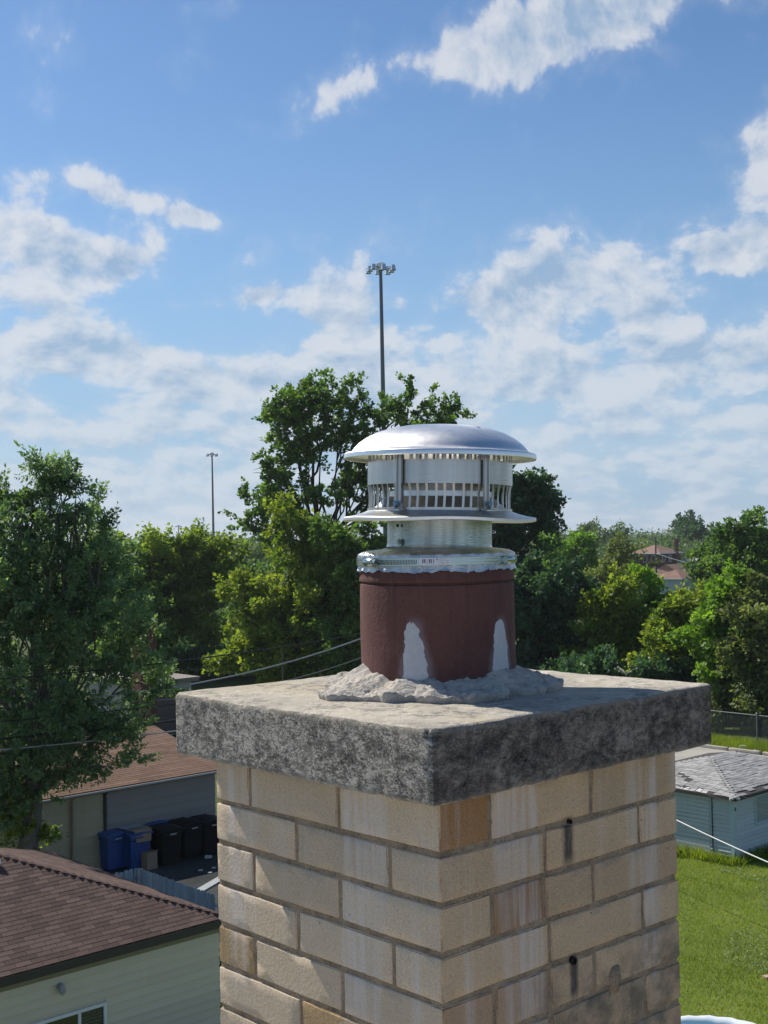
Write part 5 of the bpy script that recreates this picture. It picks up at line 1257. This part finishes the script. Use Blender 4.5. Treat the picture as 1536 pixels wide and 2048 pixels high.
# ------------------------------------------------------------------ chain-link fence behind the kerb
ZN = simple('zinc', (.20, .215, .215), .5, metal=.5)
f0 = on_z(1515, 1485); fu = f0 @ U; fv = f0 @ V
fe = empty('chain_link_fence', f0, 0, 'grey chain-link fence along the alley before the thicket', 'fence')
for k in range(-2, 5):
    mb = MB(); q = V * (k * 3.0); mb.tube([q, q + Zh * 1.32], .035, 8); mb.tube([q + Zh * 1.32, q + Zh * 1.36, q + Zh * 1.40], [.045, .05, .01], 8); mb.build('post', ZN, fe)
mb = MB(); mb.tube([V * -6 + Zh * 1.27, V * 12 + Zh * 1.27], .02, 6); mb.build('top_rail', ZN, fe)
mb = MB()
for k in range(240):
    b0 = -6 + k * .075
    for s_ in (1, -1):
        lo, hi = (b0, b0 + 1.2) if s_ > 0 else (b0 + 1.2, b0)
        if max(lo, hi) < 12: mb.tube([V * lo + Zh * .05, V * hi + Zh * 1.25], .0035, 3, False)
tag(mb.build('wire_mesh', ZN, fe, fix=False), kind='stuff')
# pale litter on the verge
for i, (x, y, s_) in enumerate(((1486, 1493, .16), (1512, 1502, .14))):
    p = on_z(x, y, .12); P, q = rough_box(-s_, s_, -s_ * .8, s_ * .8, 0, s_ * .9, 3, 3, 3, s_ * .25, s_ * .3, 7, 500 + i); mb = MB(); mb.add(P, q); o = mb.build('litter', LIT, None, fix=False); o.location = p - [0, 0, .1]
    tag(o, ['crumpled pale plastic caught in the verge grass', 'white plastic scrap lying on the kerb'][i], 'litter')
# ------------------------------------------------------------------ pool at the bottom right
pp = on_z(1352, 2052, .55); pool = empty('pool', (pp[0], pp[1], 0), 0, 'round pool with white inflated rim and turquoise water on the lawn', 'pool')
RR = 1.35; cen = np.array([.45, -1.05, 0])
mb = MB(); nn = 64; a = np.linspace(0, 2 * np.pi, nn, endpoint=False); pr = [(RR + .13 * math.cos(b_), .50 + .12 * math.sin(b_)) for b_ in np.linspace(0, 2 * np.pi, 15)]
mb.lathe(pr, nn, cen[0], cen[1], wob=lambda a_, r_, z_: (r_ + .012 * np.sin(a_ * 19), z_ + .008 * np.sin(a_ * 23 + 1)))
mb.build('inflated_rim', simple('vinyl_white', (.72, .76, .80), .35, .1), pool, smooth=True)
mb = MB(); mb.lathe([(RR + .04, .42), (RR + .16, .2), (RR + .15, .0), (RR - .05, .0), (RR - .02, .42)], nn, cen[0], cen[1]); mb.build('wall', simple('vinyl_blue', (.10, .30, .45), .4), pool, smooth=True)
mt, nt, b = material('pool_water'); co = mapped(nt); nt.l.new(nt.mix(nt.noise(co, 5, 3), (.02, .30, .36), (.06, .45, .48)), b.inputs['Base Color']); b.inputs['Roughness'].default_value = .06; nt.l.new(nt.bump(nt.noise(co, 9, 3), .25, .03), b.inputs['Normal'])
mb = MB(); mb.lathe([(0, .47), (RR - .08, .47)], nn, cen[0], cen[1]); mb.build('water', mt, pool)
p = on_z(1530, 1957, .02); o = empty('plank', p, .4, 'short tan plank lying in the grass near the pool', 'plank')
P, q = rough_box(-.02, .5, -.07, .07, 0, .05, 6, 3, 2, .006, .004, 5, 78); mb = MB(); mb.add(P, q); mb.build('board', simple('tan_wood', (.45, .33, .22), .8), o, fix=False)
# ------------------------------------------------------------------ trees
BARK = simple('bark_dark', (.045, .036, .028), .95, .3, 6, bump=.8, bscale=20)
BARKG = simple('bark_grey', (.12, .105, .09), .95, .3, 6, bump=.8, bscale=20)
LV = {
 'maple': leafmat('leaf_maple', (0.065, 0.130, 0.061), (0.309, 0.439, 0.211), 0.46),
 'dark': leafmat('leaf_dark', (0.034, 0.086, 0.044), (0.108, 0.206, 0.098), 0.37),
 'ash': leafmat('leaf_ash', (0.061, 0.136, 0.033), (0.224, 0.341, 0.075), 0.46),
 'lime': leafmat('leaf_lime', (0.089, 0.168, 0.023), (0.396, 0.440, 0.069), 0.52),
 'yellow': leafmat('leaf_yellowish', (.085, .150, .024), (.32, .40, .075), 0.52),
 'olive': leafmat('leaf_olive', (0.099, 0.128, 0.049), (0.277, 0.317, 0.119), 0.47),
 'bright': leafmat('leaf_bright', (0.089, 0.198, 0.023), (0.296, 0.440, 0.069), 0.52),
 'far': leafmat('leaf_far', (0.059, 0.109, 0.051), (0.168, 0.247, 0.109), 0.42),
 'rust': leafmat('leaf_rust', (0.237, 0.119, 0.049), (0.440, 0.258, 0.099), 0.47),
}
def leaves(cent, outw, size, rs, droop=.35, asp=.42, fold=.12, spread=.9):
    """one folded four-cornered leaf per row of cent; outw = direction it tends to point"""
    n = len(cent); ax = outw + rs.normal(0, spread, (n, 3)); ax[:, 2] -= droop
    ax /= np.linalg.norm(ax, axis=1)[:, None] + 1e-9
    nz = rs.normal(0, .6, (n, 3)) + np.array([0, 0, 1.0]); sd = np.cross(ax, nz); sd /= np.linalg.norm(sd, axis=1)[:, None] + 1e-9
    nn = np.cross(sd, ax); L = (size * rs.uniform(.6, 1.25, n))[:, None]
    b = cent; mid = cent + ax * L * .48 - nn * L * fold
    return np.stack([b, mid + sd * L * asp, cent + ax * L, mid - sd * L * asp], 1).reshape(-1, 3)
def crown_points(lobes, n_clump, per, rs, clump_r, shell=.62, flat=.75, spray=1.7):
    """leaf positions: lobes carry boughs, boughs carry leaf clumps on their upper skins, with gaps between"""
    B = []
    for l in lobes:
        rm = (l[3] * l[4] * l[5]) ** (1 / 3); rb = max(.30 * rm, clump_r * 1.1); n = int(np.clip(2.6 * (rm / rb) ** 2, 3, 46)); wt = l[6] if len(l) > 6 else 1
        d = rs.normal(0, 1, (n, 3)); d[:, 2] += .15; d /= np.linalg.norm(d, axis=1)[:, None]
        rad = (shell + (1.02 - shell) * rs.random(n) ** .6) * (1 + .22 * rs.normal(0, 1, n)).clip(.55, 1.35)
        c = np.array(l[:3]) + d * np.array(l[3:6]) * rad[:, None]
        ax = d + np.array([0, 0, .55]) + rs.normal(0, .3, (n, 3)); ax /= np.linalg.norm(ax, axis=1)[:, None]
        r_ = rb * rs.uniform(.65, 1.35, n)
        B.append(np.concatenate([c, ax, r_[:, None], np.full((n, 1), wt), rs.normal(0, 1, (n, 1)), d], 1))
    B = np.concatenate(B); pr = B[:, 6] ** 2 * B[:, 7]; pr /= pr.sum(); w = rs.choice(len(B), n_clump, p=pr)
    e = rs.normal(0, 1, (n_clump, 3)); e[:, 2] = e[:, 2] * .8 + .45; e /= np.linalg.norm(e, axis=1)[:, None]
    br = B[w, 3:6]; rr = B[w, 6] * (.45 + .6 * rs.random(n_clump) ** .5)
    ee = e * .9 + br * ((e * br).sum(1) * (spray - .9))[:, None]; ee[:, 2] *= flat + .1
    cl = B[w, :3] + ee * rr[:, None]
    k = np.repeat(np.arange(n_clump), per); m_ = len(k); cr = clump_r * .55 * rs.uniform(.6, 1.4, n_clump)
    off = rs.normal(0, 1, (m_, 3)); off *= (rs.random(m_) ** .5 / (np.linalg.norm(off, axis=1) + 1e-9))[:, None]; off[:, 2] *= flat
    bk = br[k]; off = off * .85 + bk * ((off * bk).sum(1) * (spray - .85))[:, None]
    P = cl[k] + off * cr[k][:, None]; out = e[k] * .5 + off * .4 + bk * .45
    tn = np.clip(.42 + .16 * B[w, 8][k] + .14 * rs.normal(0, 1, n_clump)[k] + .14 * rs.normal(0, 1, m_), 0, 1)
    return P, out, tn, cl
def limb(mb, p, q, r0, r1, rs, n=7, wig=.08):
    t = np.linspace(0, 1, n)[:, None]; L_ = np.linalg.norm(q - p); pts = p + (q - p) * t
    pts[1:-1] += rs.normal(0, wig * L_ / 3, (n - 2, 3)); pts[:, 2] += (np.sin(np.pi * t[:, 0]) * L_ * .05)
    mb.tube(pts, np.linspace(r0, r1, n), 7); return pts
def tree(name, label, base_px, dist, lobes_px, leaf, n_leaf, lsize, clump_r=.5, trunk=.22, seed=1, bark=None, cat='tree', group=None, per=28, shell=.62,
         droop=.35, limbs=True, lean=(0, 0), fork=.35, asp=.42, twigs=0, zfix=0.0, depthk=1.0, spray=1.7):
    rs = np.random.default_rng(seed); clump_r *= 1.3; lsize *= 1.25; n_leaf = int(n_leaf * .8); per = int(per * 1.5)
    b = at(base_px, 1200, dist); root = empty(name, (b[0], b[1], 0), 0, label, cat, group)
    O = np.array([b[0], b[1], 0]); lobes = []
    for lp in lobes_px:
        x, y, rx, ry = lp[:4]; dd = dist + (lp[4] if len(lp) > 4 else 0); wt = lp[5] if len(lp) > 5 else 1
        c = at(x, y, dd) - O; k = dd / F * .90; lobes.append((c[0], c[1], c[2], rx * k, rx * k * .95 * depthk, ry * k, wt))
    mb = MB(); zt = max(l[2] for l in lobes); zl_ = min(l[2] - l[5] for l in lobes)
    big = max(lobes, key=lambda l: l[2]); zf = max(1.0, zt * fork)
    fk = np.array([big[0] * .35 + lean[0], big[1] * .3 + lean[1], zf])
    tr = limb(mb, np.array([0, 0, -.1]), fk, trunk * 1.25, trunk * .85, rs, 6, .03)
    P, out, tn, cl = crown_points(lobes, max(4, n_leaf // per), per, rs, clump_r, shell, .75, spray)
    if limbs:
        for l in lobes:
            c = np.array(l[:3]); tip = c + np.array([0, 0, l[5] * .45])
            pts = limb(mb, fk if c[2] > zf * .8 else tr[2], c, trunk * .42 * max(.3, min(1, l[3] / 2.2)), trunk * .12 * min(1, l[3] / 1.6), rs, 8, .10)
            rk = min(1, l[3] / 1.6); limb(mb, c, tip, trunk * .20 * rk, trunk * .03 * rk, rs, 5, .08)
            for _ in range(4):
                d = rs.normal(0, 1, 3); d[2] = abs(d[2]) * .6; d /= np.linalg.norm(d); limb(mb, pts[rs.integers(4, 8)], c + d * np.array(l[3:6]) * .85, trunk * .16, trunk * .03, rs, 6, .12)
        for i in rs.choice(len(cl), min(twigs, len(cl)), replace=False):
            j = np.argmin([np.linalg.norm(cl[i] - np.array(l[:3])) for l in lobes]); c = np.array(lobes[j][:3]); limb(mb, c + (cl[i] - c) * .35, cl[i], trunk * .06, trunk * .02, rs, 4, .08)
    sharp_smooth(mb.build('trunk', bark or BARK, root, fix=False), 60)
    v = leaves(P, out, lsize, rs, droop, asp)
    raw_mesh('crown', v, 4, tn, LV[leaf], root)
    return root
# big silver-leaved tree at the left, upright shoots along its top
T1 = [(60, 1170, 180, 130), (-60, 1200, 140, 130), (150, 1120, 85, 90), (20, 1095, 80, 50), (95, 1005, 26, 60), (107, 945, 12, 44, 0, 2.2), (48, 1030, 16, 44, 0, 1.4), (118, 1040, 44, 56), (160, 1020, 16, 50, 0, 1.5), (130, 975, 12, 44, 0, 1.8), (-20, 1050, 26, 44), (75, 1030, 16, 40, 0, 1.4),
      (52, 990, 8, 30, 0, 2.0), (150, 975, 9, 32, 0, 2.2), (2, 1000, 8, 30, 0, 1.8), (176, 1030, 9, 30, 0, 1.8), (190, 1110, 30, 40), (212, 1085, 10, 26, 0, 1.5), (90, 1280, 200, 110), (190, 1180, 80, 80), (190, 1300, 110, 80), (-40, 1330, 190, 130), (90, 1410, 190, 90), (265, 1290, 50, 40, 1), (290, 1370, 60, 45, 1),
      (20, 1500, 130, 75), (130, 1480, 120, 55), (210, 1440, 70, 45), (60, 1560, 95, 60), (185, 1540, 70, 34), (10, 1620, 70, 70), (-60, 1560, 110, 120)]
tree('shade_tree', 'large grey-green tree with upright leafy shoots overhanging the reddish roof', 40, 34.5, T1, 'maple', 125000, .115, .24, .26, 101, BARKG, droop=.55, shell=.42, twigs=120, asp=.25, per=30, spray=2.3)
T1b = [(30, 1640, 55, 60), (20, 1580, 60, 60), (50, 1700, 40, 40)]
tree('shrub', 'sunlit climbing shrub at the foot of the left tree', 25, 34.5, T1b, 'lime', 4200, .11, .25, .05, 102, cat='shrub', shell=.5, limbs=False)
# yellow-green locusts behind it
tree('locust_tree', 'yellow-green feathery tree below the slim light mast', 345, 92, [(300, 1120, 62, 45), (360, 1150, 95, 60), (420, 1175, 52, 60), (285, 1180, 60, 60), (330, 1230, 90, 70), (400, 1260, 62, 80), (300, 1085, 40, 22), (345, 1110, 50, 25), (430, 1130, 30, 22)], 'yellow', 46000, .22, .75, .25, 111, shell=.4, twigs=30)
tree('locust_tree', 'olive green tree between the left tree and the yellow-green one', 250, 88, [(235, 1170, 60, 60), (260, 1240, 70, 70), (215, 1110, 35, 30), (270, 1310, 70, 60), (225, 1330, 70, 60)], 'ash', 26000, .22, .7, .22, 112, shell=.4)
tree('maple_tree', 'round green tree showing behind the yellow-green one', 420, 190, [(440, 1140, 60, 40), (500, 1130, 55, 38), (410, 1105, 30, 14), (545, 1125, 45, 25)], 'far', 16000, .42, 1.5, .3, 113, shell=.5)
tree('maple_tree', 'dark green tree filling the gap left of the bushy trees', 480, 120, [(490, 1190, 50, 50), (465, 1230, 40, 50), (520, 1230, 50, 60)], 'ash', 12000, .26, .9, .25, 114, shell=.5)
# the tall open tree behind the flue
T3 = [(590, 830, 66, 42), (560, 880, 55, 50), (545, 945, 50, 42), (640, 805, 55, 36), (690, 800, 34, 34), (700, 850, 40, 40), (620, 775, 16, 20, 0, 1.5), (610, 900, 50, 40), (690, 905, 42, 30), (760, 850, 40, 30), (815, 830, 55, 38), (900, 840, 34, 34), (820, 790, 26, 16), (860, 860, 60, 30),
      (520, 1010, 44, 36), (505, 1055, 36, 30), (560, 990, 40, 30), (620, 985, 55, 30), (690, 975, 40, 40), (730, 940, 40, 60), (740, 1000, 40, 50), (600, 1030, 50, 34), (560, 1090, 36, 40), (640, 870, 36, 30), (725, 900, 30, 40)]
tree('tall_tree', 'tall open-crowned tree rising behind the vent cap', 668, 86, T3, 'ash', 40000, .21, .42, .40, 121, BARK, shell=.28, twigs=120, fork=.42, per=26, droop=.3, spray=2.0)
tree('tall_tree', 'tall leafy tree whose crown edge shows right of the vent cap', 1010, 80, [(1045, 1010, 52, 50), (1060, 1070, 40, 50), (1010, 1060, 50, 60), (1000, 990, 50, 40), (1075, 1005, 26, 30), (1040, 970, 26, 22), (960, 1010, 60, 70), (1050, 1120, 45, 40)], 'dark', 26000, .24, .62, .3, 122, shell=.45, twigs=20)
# bushy trees under it
tree('bushy_tree', 'bushy green tree hung with creeper in front of the tall trunk', 600, 80, [(600, 1090, 52, 50), (590, 1150, 70, 60), (640, 1180, 70, 70), (570, 1060, 40, 34), (620, 1250, 90, 70), (540, 1230, 62, 52), (520, 1290, 70, 60), (600, 1320, 90, 60), (490, 1220, 40, 40), (480, 1310, 45, 60)], 'lime', 46000, .22, .55, .26, 131, shell=.55, per=24)
tree('bushy_tree', 'dense green tree close against the left side of the flue', 700, 78, [(700, 1110, 46, 46), (720, 1170, 50, 60), (690, 1230, 60, 60), (700, 1300, 60, 60), (670, 1090, 30, 34), (745, 1090, 30, 50)], 'ash', 26000, .22, .55, .26, 132, shell=.55, per=24)
tree('bushy_tree', 'very dark round-leaved tree close against the right side of the flue', 1080, 74, [(1090, 1200, 70, 56), (1130, 1240, 50, 60), (1060, 1260, 60, 80), (1110, 1310, 70, 60), (1045, 1190, 40, 50), (1150, 1200, 26, 34), (1000, 1250, 60, 90)], 'dark', 46000, .22, .5, .3, 133, shell=.62, per=26, droop=.5)
# thicket on the right, behind the chain-link fence
tree('young_tree', 'bright lime green sapling clump beside the very dark tree', 1225, 72, [(1225, 1200, 40, 32), (1240, 1240, 50, 40), (1200, 1260, 40, 40), (1260, 1280, 50, 40), (1190, 1310, 50, 46), (1255, 1220, 30, 26), (1230, 1330, 70, 46)], 'lime', 26000, .21, .5, .14, 141, shell=.5, per=20)
tree('young_tree', 'bright green bush in front of the wooden utility pole', 1310, 74, [(1308, 1190, 30, 26), (1310, 1220, 36, 34), (1300, 1250, 45, 40)], 'bright', 9000, .2, .45, .1, 142, shell=.5, per=20)
tree('young_tree', 'pale green leaning saplings above the middle of the thicket', 1370, 68, [(1350, 1260, 55, 50), (1390, 1230, 50, 50), (1330, 1320, 60, 50), (1380, 1310, 60, 60), (1420, 1280, 50, 60), (1350, 1210, 30, 26), (1400, 1360, 60, 50)], 'lime', 30000, .2, .5, .14, 143, shell=.48, per=20)
tree('young_tree', 'yellowish green sapling rising at the right of the thicket', 1450, 64, [(1450, 1210, 40, 36), (1475, 1190, 26, 26), (1440, 1260, 50, 50), (1480, 1270, 50, 60), (1460, 1330, 60, 60), (1430, 1220, 30, 30)], 'bright', 22000, .19, .48, .13, 144, shell=.48, per=20)
tree('young_tree', 'grey-leaved shrub by the fence post', 1515, 62, [(1520, 1250, 50, 50), (1540, 1320, 60, 70), (1500, 1360, 55, 60), (1490, 1410, 50, 40), (1560, 1400, 60, 60), (1450, 1420, 50, 40), (1530, 1200, 34, 30)], 'olive', 24000, .17, .45, .10, 145, BARKG, shell=.45, per=18)
tree('young_tree', 'shadowy undergrowth bush behind the chain-link fence', 1440, 66, [(1420, 1420, 70, 50), (1470, 1440, 60, 40), (1380, 1400, 70, 60), (1520, 1450, 60, 40), (1320, 1390, 80, 50), (1240, 1380, 80, 60), (1160, 1370, 80, 60)], 'dark', 30000, .2, .5, .12, 146, shell=.4, per=20, cat='bush')
# middle distance on the right
tree('garden_tree', 'low bright green tree left of the thin grey one', 1130, 150, [(1130, 1115, 60, 30), (1090, 1140, 40, 34), (1170, 1130, 34, 28), (1120, 1160, 60, 30)], 'bright', 14000, .32, 1.0, .25, 151, shell=.5)
tree('garden_tree', 'thin greyish tree with bare twigs showing, left of the brick house', 1230, 125, [(1230, 1130, 46, 34), (1255, 1160, 50, 34), (1215, 1180, 40, 34), (1240, 1105, 36, 20)], 'olive', 9000, .26, .8, .2, 152, BARKG, shell=.3, twigs=50)
tree('garden_tree', 'full green tree hiding the end of the pale grey roof', 1430, 122, [(1425, 1120, 40, 42), (1445, 1095, 26, 26), (1410, 1150, 34, 34), (1455, 1140, 36, 44), (1430, 1185, 50, 30)], 'ash', 15000, .30, .85, .25, 153, shell=.5)
tree('garden_tree', 'broad spreading tree with a dark trunk at the right of the houses', 1528, 104, [(1500, 1105, 40, 24), (1530, 1080, 46, 22), (1490, 1140, 34, 26), (1540, 1130, 50, 34), (1570, 1100, 50, 40), (1510, 1165, 34, 22), (1480, 1090, 24, 16)], 'ash', 15000, .28, .8, .26, 154, shell=.42, twigs=20)
tree('bush', 'rust coloured bush beside the dark trunk', 1502, 106, [(1500, 1190, 34, 18), (1520, 1200, 26, 16)], 'rust', 2600, .2, .4, .06, 155, cat='bush', limbs=False)
tree('round_tree', 'dark round tree standing above the far treeline', 1372, 330, [(1372, 1080, 42, 28), (1345, 1085, 24, 18), (1400, 1085, 24, 20), (1370, 1062, 26, 12), (1375, 1110, 50, 20)], 'dark', 14000, .6, 1.6, .5, 156, shell=.5)
for i, (x, y, rx, ry, d, lab) in enumerate(((1355, 1130, 50, 24, 300, 'dark green tree right behind the brick house roof'), (1285, 1115, 46, 22, 320, 'green tree left behind the brick house'), (1215, 1090, 44, 20, 340, 'green tree poking over the thin grey tree'),
                                            (1160, 1085, 40, 18, 360, 'far green tree near the thin far mast'), (440, 1108, 46, 16, 380, 'far dark tree at the foot of the slim mast'))):
    tree('maple_tree', lab, x, d, [(x, y, rx, ry), (x - rx * .6, y + 6, rx * .6, ry * .8), (x + rx * .55, y + 4, rx * .6, ry * .8), (x, y + 14, rx * .9, ry)], 'far', 8000, .6, 1.6, .35, 160 + i, shell=.5)
# undergrowth along the fence line keeps the ground under the trees shut
def band(name, label, d0, d1, px0, px1, zmax, n, size, leaf, seed, lump=6.0):
    rs = np.random.default_rng(seed); d = rs.uniform(d0, d1, n); x = rs.uniform(px0, px1, n); X = (x - CX) / F * d
    h = zmax * (.55 + .45 * np.clip(fbm(np.stack([X / lump, d / lump, d * 0], 1), 3, seed) * 1.4 + .4, -.6, 1.2))
    P = np.stack([X, d, h * rs.random(n) ** .45], 1); out = rs.normal(0, .5, (n, 3)) + [0, 0, .3]
    v = leaves(P, out, size, rs, .2); tn = np.clip(.4 + .2 * rs.normal(0, 1, n) + .25 * (P[:, 2] / zmax - .7), 0, 1)
    return tag(raw_mesh(name, v, 4, tn, LV[leaf]), label, 'trees', kind='stuff')
band('undergrowth', 'dense undergrowth below the trees beyond the alley', 88, 104, 180, 760, 3.6, 26000, .3, 'dark', 201, 3)
band('undergrowth', 'dense undergrowth below the thicket right of the flue', 68, 84, 950, 1700, 2.8, 26000, .28, 'dark', 202, 3)
band('far_woodland', 'far belt of trees along the horizon', 420, 640, -500, 2100, 10.6, 90000, 1.1, 'far', 203, 22)
band('middle_woodland', 'belt of garden trees left of the brick house', 160, 240, 930, 1235, 5.2, 14000, .6, 'far', 204, 9)
band('middle_woodland', 'belt of garden trees right of the brick house', 160, 240, 1425, 1800, 5.2, 14000, .6, 'far', 206, 9)
band('middle_woodland', 'belt of trees behind the salmon roofs', 275, 330, 1150, 1560, 8.5, 20000, .7, 'far', 207, 9)
band('middle_woodland', 'belt of trees between the locusts and the horizon', 150, 330, -300, 900, 8.0, 60000, .75, 'far', 205, 12)
# ------------------------------------------------------------------ summer haze over the whole scene
hb = MB(); hb.box(-1600, 1600, -80, 4600, -1.5, 62)
mt = bpy.data.materials.new('haze_air'); mt.use_nodes = True; nt = NT(mt.node_tree); nt.n.remove(nt.n['Principled BSDF'])
pv_ = nt.new('ShaderNodeVolumePrincipled'); pv_.inputs['Color'].default_value = (.90, .95, 1.0, 1); pv_.inputs['Density'].default_value = .00016; pv_.inputs['Anisotropy'].default_value = .3
nt.l.new(pv_.outputs[0], nt.n['Material Output'].inputs['Volume'])
tag(hb.build('haze', mt), 'thin summer haze filling the air over the whole neighbourhood', 'haze', kind='stuff')
